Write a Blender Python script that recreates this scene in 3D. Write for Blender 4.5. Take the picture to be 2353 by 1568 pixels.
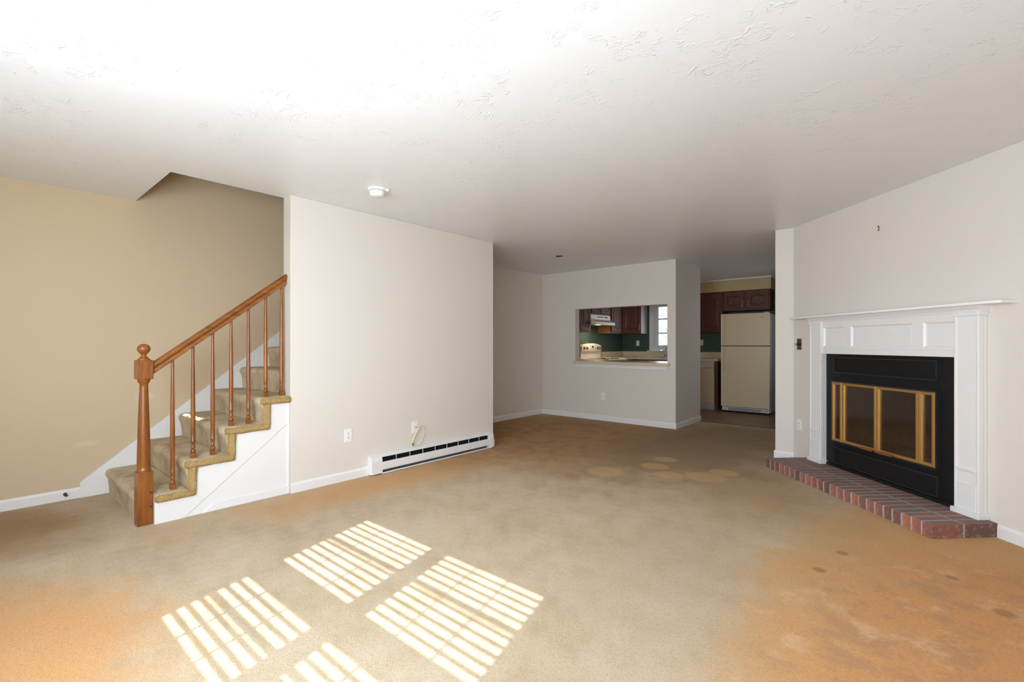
import bpy, bmesh, math, random
from mathutils import Vector, Matrix

S = bpy.context.scene
COL = S.collection
for o in list(bpy.data.objects):
    bpy.data.objects.remove(o)
rnd = random.Random(7)

# ------------------------------------------------------------------ camera, world, lights, exposure
H = 2.44
YAW = math.radians(40.81)
cam = bpy.data.cameras.new('camera')
cam.sensor_width = 36.0
cam.lens = 16.687
cam.shift_y = 0.0034
cam.clip_start = 0.02
co = bpy.data.objects.new('camera', cam)
COL.objects.link(co)
co.location = (0, 0, 1.216)
co.rotation_euler = (math.pi / 2, 0, YAW)
S.camera = co

S.view_settings.view_transform = 'Standard'
S.view_settings.look = 'None'
S.view_settings.gamma = 1.0
S.view_settings.exposure = 0.04
S.view_settings.use_curve_mapping = False
S.cycles.use_denoising = True
S.cycles.max_bounces = 11
S.cycles.diffuse_bounces = 7
S.cycles.glossy_bounces = 4
S.cycles.transparent_max_bounces = 12
S.cycles.caustics_reflective = False
S.cycles.caustics_refractive = False
S.cycles.sample_clamp_indirect = 6.0

world = bpy.data.worlds.new('overcast_sky')
S.world = world
world.use_nodes = True
wb = world.node_tree.nodes['Background']
wb.inputs[0].default_value = (0.86, 0.93, 1.0, 1)
wb.inputs[1].default_value = 1.3

SUN = Vector((-0.37, 1.38, -1.0)).normalized()
sl = bpy.data.lights.new('sun', 'SUN')
sl.energy = 24.0
sl.angle = math.radians(0.36)
sl.color = (1.0, 0.965, 0.91)
so = bpy.data.objects.new('sun', sl)
COL.objects.link(so)
so.rotation_euler = SUN.to_track_quat('-Z', 'Y').to_euler()
so.location = (2, -6, 6)


def area(name, loc, direction, sx, sy, power, color=(1, 1, 1), spread=180):
    l = bpy.data.lights.new(name, 'AREA')
    l.shape = 'RECTANGLE'
    l.size, l.size_y = sx, sy
    l.energy = power
    l.color = color
    l.spread = math.radians(spread)
    o = bpy.data.objects.new(name, l)
    COL.objects.link(o)
    o.location = loc
    o.rotation_euler = Vector(direction).to_track_quat('-Z', 'Y').to_euler()
    return o


# daylight entering through the twin window behind the camera, its blind throwing it up to the ceiling
area('daylight_twin_window', (-1.43, -0.66, 1.38), (-0.30, 1, 0.10), 1.5, 1.1, 152, (0.75, 0.875, 1.0))
area('fill_rear_right', (0.15, -0.66, 1.35), (-0.05, 1, 0.0), 1.0, 1.2, 50, (0.75, 0.875, 1.0))  # added fill to brighten the right of the floor; no window here
area('fill_rear_left', (-3.55, -0.66, 1.40), (0.1, 1, 0.05), 0.9, 1.2, 7, (0.78, 0.89, 1.0))  # added fill for the left side; no window is built behind it
area('daylight_side_window', (-1.21, 8.45, 1.42), (-1, 0, -0.1), 0.85, 1.05, 0.7, (0.86, 0.92, 1.0))
area('daylight_kitchen_window', (-4.05, 9.66, 1.60), (0, -1, -0.15), 0.46, 0.85, 3.2, (0.95, 0.97, 1.0))

# ------------------------------------------------------------------ material helpers


def lin(r, g, b):
    def f(c):
        c /= 255.0
        return c / 12.92 if c <= 0.04045 else ((c + 0.055) / 1.055) ** 2.4
    return (f(r), f(g), f(b), 1.0)


class NT:
    def __init__(self, name):
        self.m = bpy.data.materials.new(name)
        self.m.use_nodes = True
        self.t = self.m.node_tree
        self.b = self.t.nodes['Principled BSDF']
        self._tc = None

    def n(self, typ, **kw):
        nd = self.t.nodes.new(typ)
        for k, v in kw.items():
            setattr(nd, k, v)
        return nd

    def l(self, a, b):
        self.t.links.new(a, b)

    def obj(self):
        if not self._tc:
            self._tc = self.n('ShaderNodeTexCoord')
        return self._tc.outputs['Object']

    def mapping(self, scale=(1, 1, 1), rot=(0, 0, 0), loc=(0, 0, 0), src=None):
        m = self.n('ShaderNodeMapping')
        m.inputs['Scale'].default_value = scale
        m.inputs['Rotation'].default_value = rot
        m.inputs['Location'].default_value = loc
        self.l(src or self.obj(), m.inputs['Vector'])
        return m.outputs[0]

    def noise(self, scale, detail=2, rough=0.5, dist=0.0, vec=None):
        nz = self.n('ShaderNodeTexNoise')
        nz.inputs['Scale'].default_value = scale
        nz.inputs['Detail'].default_value = detail
        nz.inputs['Roughness'].default_value = rough
        nz.inputs['Distortion'].default_value = dist
        self.l(vec or self.obj(), nz.inputs['Vector'])
        return nz.outputs[0]

    def ramp(self, fac, stops):
        r = self.n('ShaderNodeValToRGB')
        el = r.color_ramp.elements
        while len(el) < len(stops):
            el.new(0.5)
        for e, (p, c) in zip(el, stops):
            e.position = p
            e.color = c if len(c) == 4 else (*c, 1)
        self.l(fac, r.inputs[0])
        return r.outputs[0]

    def rng(self, v, a, b, c=0.0, d=1.0, smooth=True):
        r = self.n('ShaderNodeMapRange')
        if smooth:
            r.interpolation_type = 'SMOOTHSTEP'
        for i, x in zip((1, 2, 3, 4), (a, b, c, d)):
            r.inputs[i].default_value = x
        self.l(v, r.inputs[0])
        return r.outputs[0]

    def math(self, op, a, b=None, clamp=False):
        m = self.n('ShaderNodeMath', operation=op)
        m.use_clamp = clamp
        for i, x in enumerate((a, b)):
            if x is None:
                continue
            if isinstance(x, (int, float)):
                m.inputs[i].default_value = x
            else:
                self.l(x, m.inputs[i])
        return m.outputs[0]

    def mix(self, fac, a, b, blend='MIX'):
        m = self.n('ShaderNodeMix', data_type='RGBA', blend_type=blend)
        for i, x in ((0, fac), (6, a), (7, b)):
            if isinstance(x, (int, float)):
                m.inputs[i].default_value = x
            elif isinstance(x, tuple):
                m.inputs[i].default_value = x
            else:
                self.l(x, m.inputs[i])
        return m.outputs[2]

    def bump(self, h, strength=0.2, dist=0.01):
        b = self.n('ShaderNodeBump')
        b.inputs['Strength'].default_value = strength
        b.inputs['Distance'].default_value = dist
        self.l(h, b.inputs['Height'])
        self.l(b.outputs[0], self.b.inputs['Normal'])

    def set(self, color=None, rough=None, metal=None, spec=None):
        if color is not None:
            if isinstance(color, tuple):
                self.b.inputs['Base Color'].default_value = color
            else:
                self.l(color, self.b.inputs['Base Color'])
        if rough is not None:
            if isinstance(rough, (int, float)):
                self.b.inputs['Roughness'].default_value = rough
            else:
                self.l(rough, self.b.inputs['Roughness'])
        if metal is not None:
            self.b.inputs['Metallic'].default_value = metal
        if spec is not None:
            self.b.inputs['Specular IOR Level'].default_value = spec
        return self.m


def simple(name, color, rough=0.5, metal=0.0, spec=0.5, mottle=0.04, scale=6.0, bump=0.0, bscale=60):
    t = NT(name)
    nz = t.noise(scale, 3)
    dark = tuple(c * (1 - mottle) for c in color[:3]) + (1,)
    t.set(t.mix(nz, dark, color), rough, metal, spec)
    if bump:
        t.bump(t.noise(bscale, 3), bump, 0.004)
    return t.m


M = {}
M['wall'] = simple('painted_wall', (0.71, 0.658, 0.598, 1), 0.62, spec=0.25, mottle=0.02, scale=2, bump=0.05, bscale=140)
M['trim'] = simple('gloss_trim_paint', (0.78, 0.77, 0.76, 1), 0.35, mottle=0.015, scale=4)
M['mantel'] = simple('mantel_paint', (0.79, 0.77, 0.755, 1), 0.38, mottle=0.015, scale=4)
M['green'] = simple('green_wall_paint', lin(58, 78, 66), 0.6, mottle=0.05)
M['soffit'] = simple('tan_soffit_paint', lin(188, 164, 118), 0.6, mottle=0.03)
M['enamel'] = simple('white_enamel', (0.79, 0.78, 0.77, 1), 0.3, mottle=0.02)
M['almond'] = simple('almond_enamel', lin(206, 184, 152), 0.35, mottle=0.02, bump=0.04, bscale=400)
M['almond_side'] = simple('pale_grey_side', lin(190, 188, 186), 0.4, mottle=0.02)
M['biscuit'] = simple('biscuit_enamel', lin(236, 222, 205), 0.28, mottle=0.02)
M['laminate'] = simple('beige_laminate', lin(214, 196, 166), 0.28, mottle=0.05, scale=30)
M['black'] = simple('black_metal', (0.009, 0.009, 0.010, 1), 0.5, spec=0.3, mottle=0.2, scale=8)
M['black_edge'] = simple('worn_black_metal', (0.024, 0.024, 0.026, 1), 0.28, mottle=0.3, scale=20)
M['dark'] = simple('dark_recess', (0.008, 0.008, 0.008, 1), 0.7)
M['brass'] = simple('satin_brass', lin(216, 170, 100), 0.36, metal=0.75, mottle=0.12, scale=14)
M['bronze'] = simple('aged_brass', lin(120, 98, 72), 0.35, metal=0.8, mottle=0.25, scale=30)
M['chrome'] = simple('chrome', (0.75, 0.76, 0.78, 1), 0.12, metal=1.0)
M['plastic'] = simple('white_plastic', (0.84, 0.83, 0.81, 1), 0.32, mottle=0.01)
M['cream'] = simple('cream_plastic', lin(226, 208, 170), 0.4, mottle=0.03)
M['knob'] = simple('brown_knob', lin(120, 88, 62), 0.35)
M['rubber'] = simple('dark_rubber', lin(52, 44, 40), 0.5)
M['filter'] = simple('grey_filter_mesh', lin(120, 112, 100), 0.6)
M['steel'] = simple('stainless_steel', (0.6, 0.6, 0.6, 1), 0.22, metal=1.0)
M['coil'] = simple('burner_coil', (0.02, 0.018, 0.018, 1), 0.5)
M['mortar'] = simple('grey_mortar', lin(176, 170, 170), 0.9, mottle=0.3, scale=40, bump=0.4, bscale=200)
M['firebrick'] = simple('sooty_firebrick', lin(128, 106, 88), 0.9, mottle=0.6, scale=9, bump=0.3, bscale=60)
M['bark'] = simple('grey_bark', lin(120, 108, 98), 0.9, mottle=0.3)


def wood(name, c_dark, c_light, rough, scale=(28, 28, 2.2), bump=0.06):
    t = NT(name)
    v = t.mapping(scale)
    a = t.noise(1.0, 5, 0.6, 0.8, v)
    b = t.noise(5.0, 3, 0.6, 0.3, v)
    f = t.math('ADD', t.math('MULTIPLY', a, 0.7), t.math('MULTIPLY', b, 0.3))
    t.set(t.ramp(f, [(0.33, c_dark), (0.66, c_light)]), rough)
    t.bump(b, bump, 0.003)
    return t.m


M['rail'] = wood('honey_maple', lin(100, 53, 17), lin(152, 90, 34), 0.3)
M['rail_y'] = wood('honey_maple_rail', lin(98, 51, 15), lin(152, 92, 34), 0.28, (26, 2.0, 26))
M['oak'] = wood('dark_oak', lin(58, 24, 10), lin(104, 48, 20), 0.5, (40, 40, 3.0))
M['oak_panel'] = wood('dark_oak_panel', lin(54, 22, 9), lin(108, 50, 20), 0.5, (30, 30, 2.2))
M['oak_lit'] = wood('oak_lit_tint', lin(110, 70, 34), lin(146, 98, 50), 0.45, (30, 30, 2.0))  # lighter, yellower oak with the hood lamp's glow put into the colour


def beige_wall():
    t = NT('tan_stairwell_paint')
    base = lin(205, 184, 153)
    nz = t.noise(1.1, 2)
    c = t.mix(nz, tuple(x * 0.965 for x in base[:3]) + (1,), base)
    # two small touched-up patches of fresher paint
    sep = t.n('ShaderNodeSeparateXYZ')
    t.l(t.obj(), sep.inputs[0])
    for (py, pz, ry, rz) in ((1.02, 0.77, 0.10, 0.045), (0.66, 0.42, 0.11, 0.035)):
        dy = t.math('DIVIDE', t.math('SUBTRACT', sep.outputs[1], py), ry)
        dz = t.math('DIVIDE', t.math('SUBTRACT', sep.outputs[2], pz), rz)
        d = t.math('ADD', t.math('MULTIPLY', dy, dy), t.math('MULTIPLY', dz, dz))
        d = t.math('ADD', d, t.math('MULTIPLY', t.noise(9, 3), 1.2))
        f = t.rng(d, 0.6, 1.5, 0.45, 0.0)
        c = t.mix(f, c, lin(222, 202, 172))
    t.set(c, 0.6, spec=0.25)
    t.bump(t.noise(120, 3), 0.05, 0.004)
    return t.m


M['beige'] = beige_wall()
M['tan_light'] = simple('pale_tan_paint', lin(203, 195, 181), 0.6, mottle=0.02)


def ceiling_mat():
    t = NT('textured_ceiling_plaster')
    v = t.mapping((0.75, 1.6, 1.0), rot=(0, 0, 0.7))
    w = t.noise(4.5, 3, 0.6, 1.4, v)
    rid = t.math('ABSOLUTE', t.math('SUBTRACT', w, 0.5))
    rid = t.rng(rid, 0.0, 0.020, 1.0, 0.0)
    w2 = t.noise(9.0, 3, 0.6, 1.8, v)
    r2 = t.math('ABSOLUTE', t.math('SUBTRACT', w2, 0.47))
    r2 = t.rng(r2, 0.0, 0.026, 1.0, 0.0)
    mask = t.rng(t.noise(4.3, 4, 0.6), 0.46, 0.58)
    mask2 = t.rng(t.noise(11.0, 3, 0.6), 0.47, 0.57)
    h = t.math('MULTIPLY', t.math('MAXIMUM', rid, t.math('MULTIPLY', r2, 0.8)), t.math('MULTIPLY', mask, mask2))
    h = t.math('ADD', h, t.math('MULTIPLY', t.noise(5, 3, 0.5), 0.25))
    t.set(t.mix(t.noise(1.3, 2), (0.765, 0.77, 0.78, 1), (0.795, 0.80, 0.81, 1)), 0.36, spec=0.5)
    t.bump(h, 0.38, 0.0055)
    return t.m


M['ceiling'] = ceiling_mat()


def carpet_mat(name, floor=True):
    t = NT(name)
    if floor:
        n0 = t.math('ADD', t.math('MULTIPLY', t.noise(1.7, 4, 0.65), 0.55), t.math('MULTIPLY', t.noise(7.0, 4, 0.7), 0.45))
        c = t.ramp(n0, [(0.34, lin(180, 156, 122)), (0.50, lin(200, 177, 144)), (0.66, lin(210, 190, 160))])
    else:
        n0 = t.noise(5.0, 4, 0.65)
        c = t.ramp(n0, [(0.33, lin(176, 154, 116)), (0.50, lin(208, 187, 150)), (0.66, lin(220, 202, 170))])
    if floor:
        sep = t.n('ShaderNodeSeparateXYZ')
        t.l(t.obj(), sep.inputs[0])
        X, Y = sep.outputs[0], sep.outputs[1]
        n1 = t.math('SUBTRACT', t.noise(1.5, 5, 0.65), 0.5)
        n2 = t.math('SUBTRACT', t.noise(5.5, 4, 0.7), 0.5)
        wob = t.math('ADD', t.math('MULTIPLY', n1, 1.5), t.math('MULTIPLY', n2, 0.6))

        def blob(x, y, rx, ry, rot, soft0, soft1, w=1.0):
            cs, sn = math.cos(rot), math.sin(rot)
            dx = t.math('SUBTRACT', X, x)
            dy = t.math('SUBTRACT', Y, y)
            a = t.math('DIVIDE', t.math('ADD', t.math('MULTIPLY', dx, cs), t.math('MULTIPLY', dy, sn)), rx)
            b = t.math('DIVIDE', t.math('SUBTRACT', t.math('MULTIPLY', dy, cs), t.math('MULTIPLY', dx, sn)), ry)
            d = t.math('SQRT', t.math('ADD', t.math('MULTIPLY', a, a), t.math('MULTIPLY', b, b)))
            d = t.math('ADD', d, t.math('MULTIPLY', wob, w))
            return t.rng(d, soft0, soft1, 1.0, 0.0)
        tan = lin(208, 166, 112)
        orange = lin(214, 148, 84)
        brown = lin(160, 120, 66)
        fine = t.rng(t.math('ADD', n2, t.math('MULTIPLY', n1, 0.7)), -0.06, 0.14)
        # cleaner gold carpet at the right, grey traffic lane down the middle
        c = t.mix(blob(0.62, 2.7, 1.30, 3.0, 0.0, 0.86, 1.08, 0.26), c, tan)
        c = t.mix(t.math('MULTIPLY', blob(0.60, 2.4, 1.15, 1.9, 0.0, 0.45, 1.25, 0.9), 0.85), c, orange)
        c = t.mix(t.math('MULTIPLY', t.math('MULTIPLY', fine, blob(0.5, 2.3, 1.1, 1.6, 0.0, 0.7, 1.2, 0.6)), 0.60), c, lin(186, 134, 92))
        lite = t.rng(t.math('ADD', t.math('SUBTRACT', t.noise(3.7, 5, 0.7), 0.5), 0.0), 0.02, 0.16)
        c = t.mix(t.math('MULTIPLY', t.math('MULTIPLY', lite, blob(0.5, 2.2, 1.2, 1.5, 0.0, 0.7, 1.2, 0.6)), 0.7), c, lin(228, 184, 138))
        c = t.mix(t.math('MULTIPLY', blob(-2.75, 0.15, 0.80, 0.50, 0.2, 0.35, 1.35, 0.9), 0.9), c, lin(216, 158, 94))
        c = t.mix(t.math('MULTIPLY', blob(-4.55, 0.15, 0.75, 0.42, 0.35, 0.3, 1.3, 0.9), 0.8), c, brown)
        c = t.mix(t.math('MULTIPLY', blob(-3.62, 2.9, 0.36, 1.8, 0.0, 0.3, 1.45, 1.0), 0.8), c, lin(208, 156, 96))
        c = t.mix(t.math('MULTIPLY', blob(-3.7, 5.3, 1.9, 1.9, 0.0, 0.5, 1.4, 0.9), 0.9), c, lin(170, 126, 68))  # brown dining end, with the dimmer far light added to the colour
        c = t.mix(t.math('MULTIPLY', t.math('MULTIPLY', fine, blob(-3.7, 5.0, 1.6, 1.9, 0.0, 0.6, 1.3, 0.6)), 0.6), c, lin(146, 98, 48))
        c = t.mix(t.math('MULTIPLY', blob(-1.15, 4.3, 0.60, 1.2, 0.6, 0.3, 1.3, 0.7), 0.6), c, lin(178, 142, 90))
        c = t.mix(t.math('MULTIPLY', blob(-1.95, 5.9, 0.95, 2.2, 0.0, 0.4, 1.4, 0.7), 0.8), c, lin(140, 112, 78))  # lane dirt plus dimmer far light, both put into the colour
        c = t.mix(t.math('MULTIPLY', blob(-1.0, 2.3, 0.42, 1.0, 0.25, 0.3, 1.4, 0.9), 0.45), c, lin(188, 164, 134))
        for (x, y, r) in ((-2.29, 4.02, 0.19), (-2.02, 4.52, 0.15), (-2.05, 4.86, 0.13), (-1.78, 4.30, 0.15), (-1.5, 4.45, 0.20), (-1.42, 4.72, 0.14)):  # scattered paler round spots in the carpet colour
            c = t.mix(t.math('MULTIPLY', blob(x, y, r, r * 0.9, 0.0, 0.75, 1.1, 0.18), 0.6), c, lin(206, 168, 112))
        # dents left by furniture feet
        for (x, y, r) in ((0.285, 3.08, 0.045), (0.12, 3.37, 0.03), (-0.35, 3.35, 0.035), (-0.42, 3.02, 0.035)):
            c = t.mix(t.math('MULTIPLY', blob(x, y, r, r, 0.0, 0.5, 1.2, 0.2), 0.6), c, lin(150, 96, 48))
    p = t.noise(230, 3, 0.75)
    p2 = t.noise(70, 3, 0.7)
    pile = t.math('ADD', t.math('MULTIPLY', p, 0.6), t.math('MULTIPLY', p2, 0.4))
    sh = t.ramp(pile, [(0.34, (0.66, 0.63, 0.58)), (0.45, (1.06, 1.05, 1.04)), (0.64, (1.24, 1.24, 1.24))])
    c = t.mix(1.0, c, sh, 'MULTIPLY')
    t.set(c, 0.95, spec=0.1)
    t.b.inputs['Sheen Weight'].default_value = 0.15
    t.bump(pile, 1.0, 0.014)
    return t.m


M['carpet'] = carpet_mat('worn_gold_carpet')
M['stair_carpet'] = carpet_mat('stair_carpet', False)


def edge_carpet():
    t = NT('gold_carpet_edge')
    p = t.noise(160, 3, 0.75)
    t.set(t.ramp(p, [(0.3, lin(148, 116, 68)), (0.65, lin(220, 188, 130))]), 0.95, spec=0.1)
    t.bump(p, 0.8, 0.012)
    return t.m


M['carpet_edge'] = edge_carpet()


def brick_mat():
    t = NT('red_brick')
    oi = t.n('ShaderNodeObjectInfo')
    c = t.ramp(oi.outputs['Random'], [(0.0, lin(96, 74, 66)), (0.2, lin(164, 98, 78)), (0.4, lin(144, 94, 80)), (0.6, lin(180, 108, 84)), (0.8, lin(150, 88, 72)), (1.0, lin(92, 76, 70))])
    n1 = t.noise(14, 4, 0.7)
    c = t.mix(t.rng(n1, 0.42, 0.75, 0.0, 0.75), c, lin(98, 80, 72))
    c = t.mix(t.rng(t.noise(40, 3), 0.48, 0.8, 0.0, 0.5), c, lin(196, 152, 132))
    # grey dust lies on the upward faces only
    g = t.n('ShaderNodeNewGeometry')
    sp = t.n('ShaderNodeSeparateXYZ')
    t.l(g.outputs['Normal'], sp.inputs[0])
    up = t.math('MULTIPLY', t.rng(sp.outputs[2], 0.6, 0.95), t.rng(t.noise(20, 3), 0.3, 0.7, 0.55, 0.92))
    c = t.mix(up, c, lin(122, 106, 98))
    t.set(c, 0.8)
    t.bump(t.noise(90, 4, 0.7), 0.35, 0.006)
    return t.m


M['brick'] = brick_mat()


def tile_mat():
    t = NT('brown_vinyl_tile')
    oi = t.n('ShaderNodeObjectInfo')
    v = t.mapping((5, 22, 1))
    n1 = t.noise(2.5, 4, 0.6, 0.4, v)
    c = t.ramp(n1, [(0.3, lin(104, 76, 56)), (0.7, lin(158, 124, 94))])
    c = t.mix(t.math('MULTIPLY', oi.outputs['Random'], 0.35), c, lin(70, 48, 36))
    t.set(c, 0.4)
    return t.m


M['tile'] = tile_mat()


def screen_mat():
    t = NT('black_hex_screen')
    v = t.mapping((95, 95, 95))
    vo = t.n('ShaderNodeTexVoronoi')
    vo.inputs['Randomness'].default_value = 0.15
    vo.inputs['Scale'].default_value = 1.0
    t.l(v, vo.inputs['Vector'])
    f = t.rng(vo.outputs['Distance'], 0.25, 0.45)
    t.set(t.mix(f, (0.003, 0.003, 0.003, 1), (0.009, 0.008, 0.008, 1)), 0.5, spec=0.3)
    return t.m


M['screen'] = screen_mat()


def glass(name, tint, gloss=0.08, base=0.02):
    t = NT(name)
    t.t.nodes.remove(t.b)
    out = [n for n in t.t.nodes if n.type == 'OUTPUT_MATERIAL'][0]
    tr = t.n('ShaderNodeBsdfTransparent')
    tr.inputs[0].default_value = (*tint, 1)
    gl = t.n('ShaderNodeBsdfGlossy')
    gl.inputs['Roughness'].default_value = gloss
    lw = t.n('ShaderNodeLayerWeight')
    lw.inputs[0].default_value = 0.35
    f = t.math('ADD', t.math('MULTIPLY', lw.outputs['Fresnel'], 0.6), base, clamp=True)
    mx = t.n('ShaderNodeMixShader')
    t.l(f, mx.inputs[0])
    t.l(tr.outputs[0], mx.inputs[1])
    t.l(gl.outputs[0], mx.inputs[2])
    t.l(mx.outputs[0], out.inputs[0])
    return t.m


M['window_glass'] = glass('window_glass', (0.97, 0.98, 0.98), 0.02)
M['fire_glass'] = glass('tinted_fire_glass', (0.80, 0.76, 0.72), 0.10, 0.07)

# ------------------------------------------------------------------ geometry helpers


def nb():
    return bmesh.new()


def box(bm, x0, x1, y0, y1, z0, z1, bev=0.0, seg=2):
    vs = [bm.verts.new((x, y, z)) for x in (x0, x1) for y in (y0, y1) for z in (z0, z1)]
    idx = [(0, 1, 3, 2), (4, 6, 7, 5), (0, 4, 5, 1), (2, 3, 7, 6), (0, 2, 6, 4), (1, 5, 7, 3)]
    fs = [bm.faces.new([vs[i] for i in f]) for f in idx]
    if bev:
        es = {e for f in fs for e in f.edges}
        bmesh.ops.bevel(bm, geom=list(es), offset=bev, segments=seg, profile=0.5, affect='EDGES', clamp_overlap=True)


def prism(bm, poly, axis, a0, a1, bev=0.0, seg=2):
    def p(q, a):
        u, v = q
        return {'x': (a, u, v), 'y': (u, a, v), 'z': (u, v, a)}[axis]
    lo = [bm.verts.new(p(q, a0)) for q in poly]
    hi = [bm.verts.new(p(q, a1)) for q in poly]
    fs = [bm.faces.new(lo), bm.faces.new(list(reversed(hi)))]
    for i in range(len(poly)):
        j = (i + 1) % len(poly)
        fs.append(bm.faces.new((lo[j], lo[i], hi[i], hi[j])))
    if bev:
        es = {e for f in fs[:2] for e in f.edges}
        bmesh.ops.bevel(bm, geom=list(es), offset=bev, segments=seg, profile=0.5, affect='EDGES', clamp_overlap=True)


def lathe(bm, prof, cx=0, cy=0, n=24, axis='z', cap=True):
    rings = []
    for r, z in prof:
        ring = []
        for k in range(n):
            a = 2 * math.pi * k / n
            u, v = r * math.cos(a), r * math.sin(a)
            ring.append(bm.verts.new((cx + u, cy + v, z) if axis == 'z' else
                                     ((cx + u, z, cy + v) if axis == 'y' else (z, cx + u, cy + v))))
        rings.append(ring)
    for a, b in zip(rings, rings[1:]):
        for k in range(n):
            bm.faces.new((a[k], a[(k + 1) % n], b[(k + 1) % n], b[k]))
    if cap:
        bm.faces.new(list(reversed(rings[0])))
    bm.faces.new(rings[-1])


def tube(bm, pts, r, n=8, closed=False):
    pts = [Vector(p) for p in pts]
    rings = []
    prev = None
    m = len(pts)
    for i, p in enumerate(pts):
        if closed:
            d = pts[(i + 1) % m] - pts[i - 1]
        else:
            d = pts[min(i + 1, m - 1)] - pts[max(i - 1, 0)]
        d.normalize()
        if prev is None:
            up = Vector((0, 0, 1)) if abs(d.z) < 0.9 else Vector((1, 0, 0))
            s = d.cross(up).normalized()
        else:
            s = (prev - d * prev.dot(d)).normalized()
        prev = s
        t = d.cross(s)
        rings.append([bm.verts.new(p + (s * math.cos(2 * math.pi * k / n) + t * math.sin(2 * math.pi * k / n)) * r) for k in range(n)])
    pairs = list(zip(rings, rings[1:])) + ([(rings[-1], rings[0])] if closed else [])
    for a, b in pairs:
        for k in range(n):
            bm.faces.new((a[k], a[(k + 1) % n], b[(k + 1) % n], b[k]))
    if not closed:
        bm.faces.new(list(reversed(rings[0])))
        bm.faces.new(rings[-1])


def smooth_path(pts, sub=6):
    P = [Vector(p) for p in pts]
    out = []
    for i in range(len(P) - 1):
        p0, p1, p2, p3 = P[max(i - 1, 0)], P[i], P[i + 1], P[min(i + 2, len(P) - 1)]
        for k in range(sub):
            t = k / sub
            out.append(0.5 * ((2 * p1) + (-p0 + p2) * t + (2 * p0 - 5 * p1 + 4 * p2 - p3) * t * t + (-p0 + 3 * p1 - 3 * p2 + p3) * t ** 3))
    out.append(P[-1])
    return out


def obj(name, bm, mat, parent=None, smooth=0, world=False, label=None):
    bmesh.ops.recalc_face_normals(bm, faces=bm.faces)
    if world and parent is not None:
        bmesh.ops.translate(bm, verts=bm.verts, vec=-Vector(parent.location))
    me = bpy.data.meshes.new(name)
    bm.to_mesh(me)
    bm.free()
    me.materials.append(M[mat] if isinstance(mat, str) else mat)
    o = bpy.data.objects.new(name, me)
    COL.objects.link(o)
    if parent is not None:
        o.parent = parent
    if smooth:
        for p in me.polygons:
            p.use_smooth = True
        try:
            me.set_sharp_from_angle(angle=math.radians(smooth))
        except Exception:
            pass
    if label:
        o['label'] = label
    return o


def tag(o, label, cat, group=None, kind=None):
    o['label'] = label
    o['category'] = cat
    if group:
        o['group'] = group
    if kind:
        o['kind'] = kind
    return o


def thing(name, label, cat, loc=(0, 0, 0), rotz=0.0, group=None, kind=None):
    o = bpy.data.objects.new(name, None)
    o.empty_display_size = 0.05
    COL.objects.link(o)
    o.location = loc
    o.rotation_euler = (0, 0, rotz)
    return tag(o, label, cat, group, kind)


def struct(name, bm, mat, label, cat, loc=None, rotz=0.0, smooth=0):
    o = obj(name, bm, mat, smooth=smooth)
    if loc:
        o.location = loc
    o.rotation_euler = (0, 0, rotz)
    return tag(o, label, cat, kind='structure')


def holed(bm, axis, a0, a1, b0, b1, u0, u1, holes):
    """wall slab: axis 'x' = plane normal along x (a = x, u = y), 'y' = normal along y (a = y, u = x); b is z"""
    us = sorted({u0, u1} | {h[0] for h in holes} | {h[1] for h in holes})
    zs = sorted({b0, b1} | {h[2] for h in holes} | {h[3] for h in holes})
    for i in range(len(us) - 1):
        for j in range(len(zs) - 1):
            cu, cz = (us[i] + us[i + 1]) / 2, (zs[j] + zs[j + 1]) / 2
            if any(h[0] < cu < h[1] and h[2] < cz < h[3] for h in holes):
                continue
            if axis == 'x':
                box(bm, a0, a1, us[i], us[i + 1], zs[j], zs[j + 1])
            else:
                box(bm, us[i], us[i + 1], a0, a1, zs[j], zs[j + 1])
    bmesh.ops.remove_doubles(bm, verts=bm.verts, dist=1e-5)
    # drop interior duplicate faces
    bm.verts.index_update()
    seen = {}
    for f in list(bm.faces):
        k = tuple(sorted(v.index for v in f.verts))
        seen.setdefault(k, []).append(f)
    dead = [f for fs in seen.values() if len(fs) > 1 for f in fs]
    if dead:
        bmesh.ops.delete(bm, geom=dead, context='FACES')


# ------------------------------------------------------------------ layout constants (metres)
XB = -5.07            # tan wall beside the stairs, cream wall of the dining end
XA, XAB = -3.90, -4.03  # front and back face of the wall behind the heater
YA0, YA1 = 1.751, 4.172
YP = 6.69             # pass-through wall
XR = -2.674           # its free end
YR = 7.69
XC = -1.19            # corner beside the fireplace wall
YS = 5.702
YK = 9.75             # kitchen back wall
XK = -5.12            # kitchen left wall
XE = 0.90             # right wall, out of frame
YB = -0.72            # rear wall, behind the camera
DA = Vector((-1.015, 5.69, 0))   # inner corner where the diagonal wall starts
DT = math.radians(45.9)

# ------------------------------------------------------------------ floor
bm = nb()
box(bm, XB - 0.05, XE + 0.1, YB - 0.1, 7.66, -0.06, 0.0)
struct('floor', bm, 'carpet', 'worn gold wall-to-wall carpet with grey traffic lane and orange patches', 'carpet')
bm = nb()
box(bm, XK - 0.05, XC + 0.1, 7.66, YK + 0.1, -0.06, -0.004)
kf = struct('floor_kitchen', bm, 'mortar', 'brown vinyl tile floor in front of the refrigerator', 'floor')
tm = None
for i in range(14):
    for j in range(10):
        x0, y0 = -3.32 + i * 0.1525, 7.664 + j * 0.1525
        if tm is None:
            bm = nb()
            box(bm, 0, 0.1505, 0, 0.1505, -0.004, 0.0, 0.001, 1)
            t = obj('tile', bm, 'tile', kf)
            tm = t.data
        else:
            t = bpy.data.objects.new('tile', tm)
            COL.objects.link(t)
            t.parent = kf
        t.location = (x0, y0, 0)
bm = nb()
box(bm, XR, XC, 7.645, 7.675, -0.01, 0.004, 0.003, 1)
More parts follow.
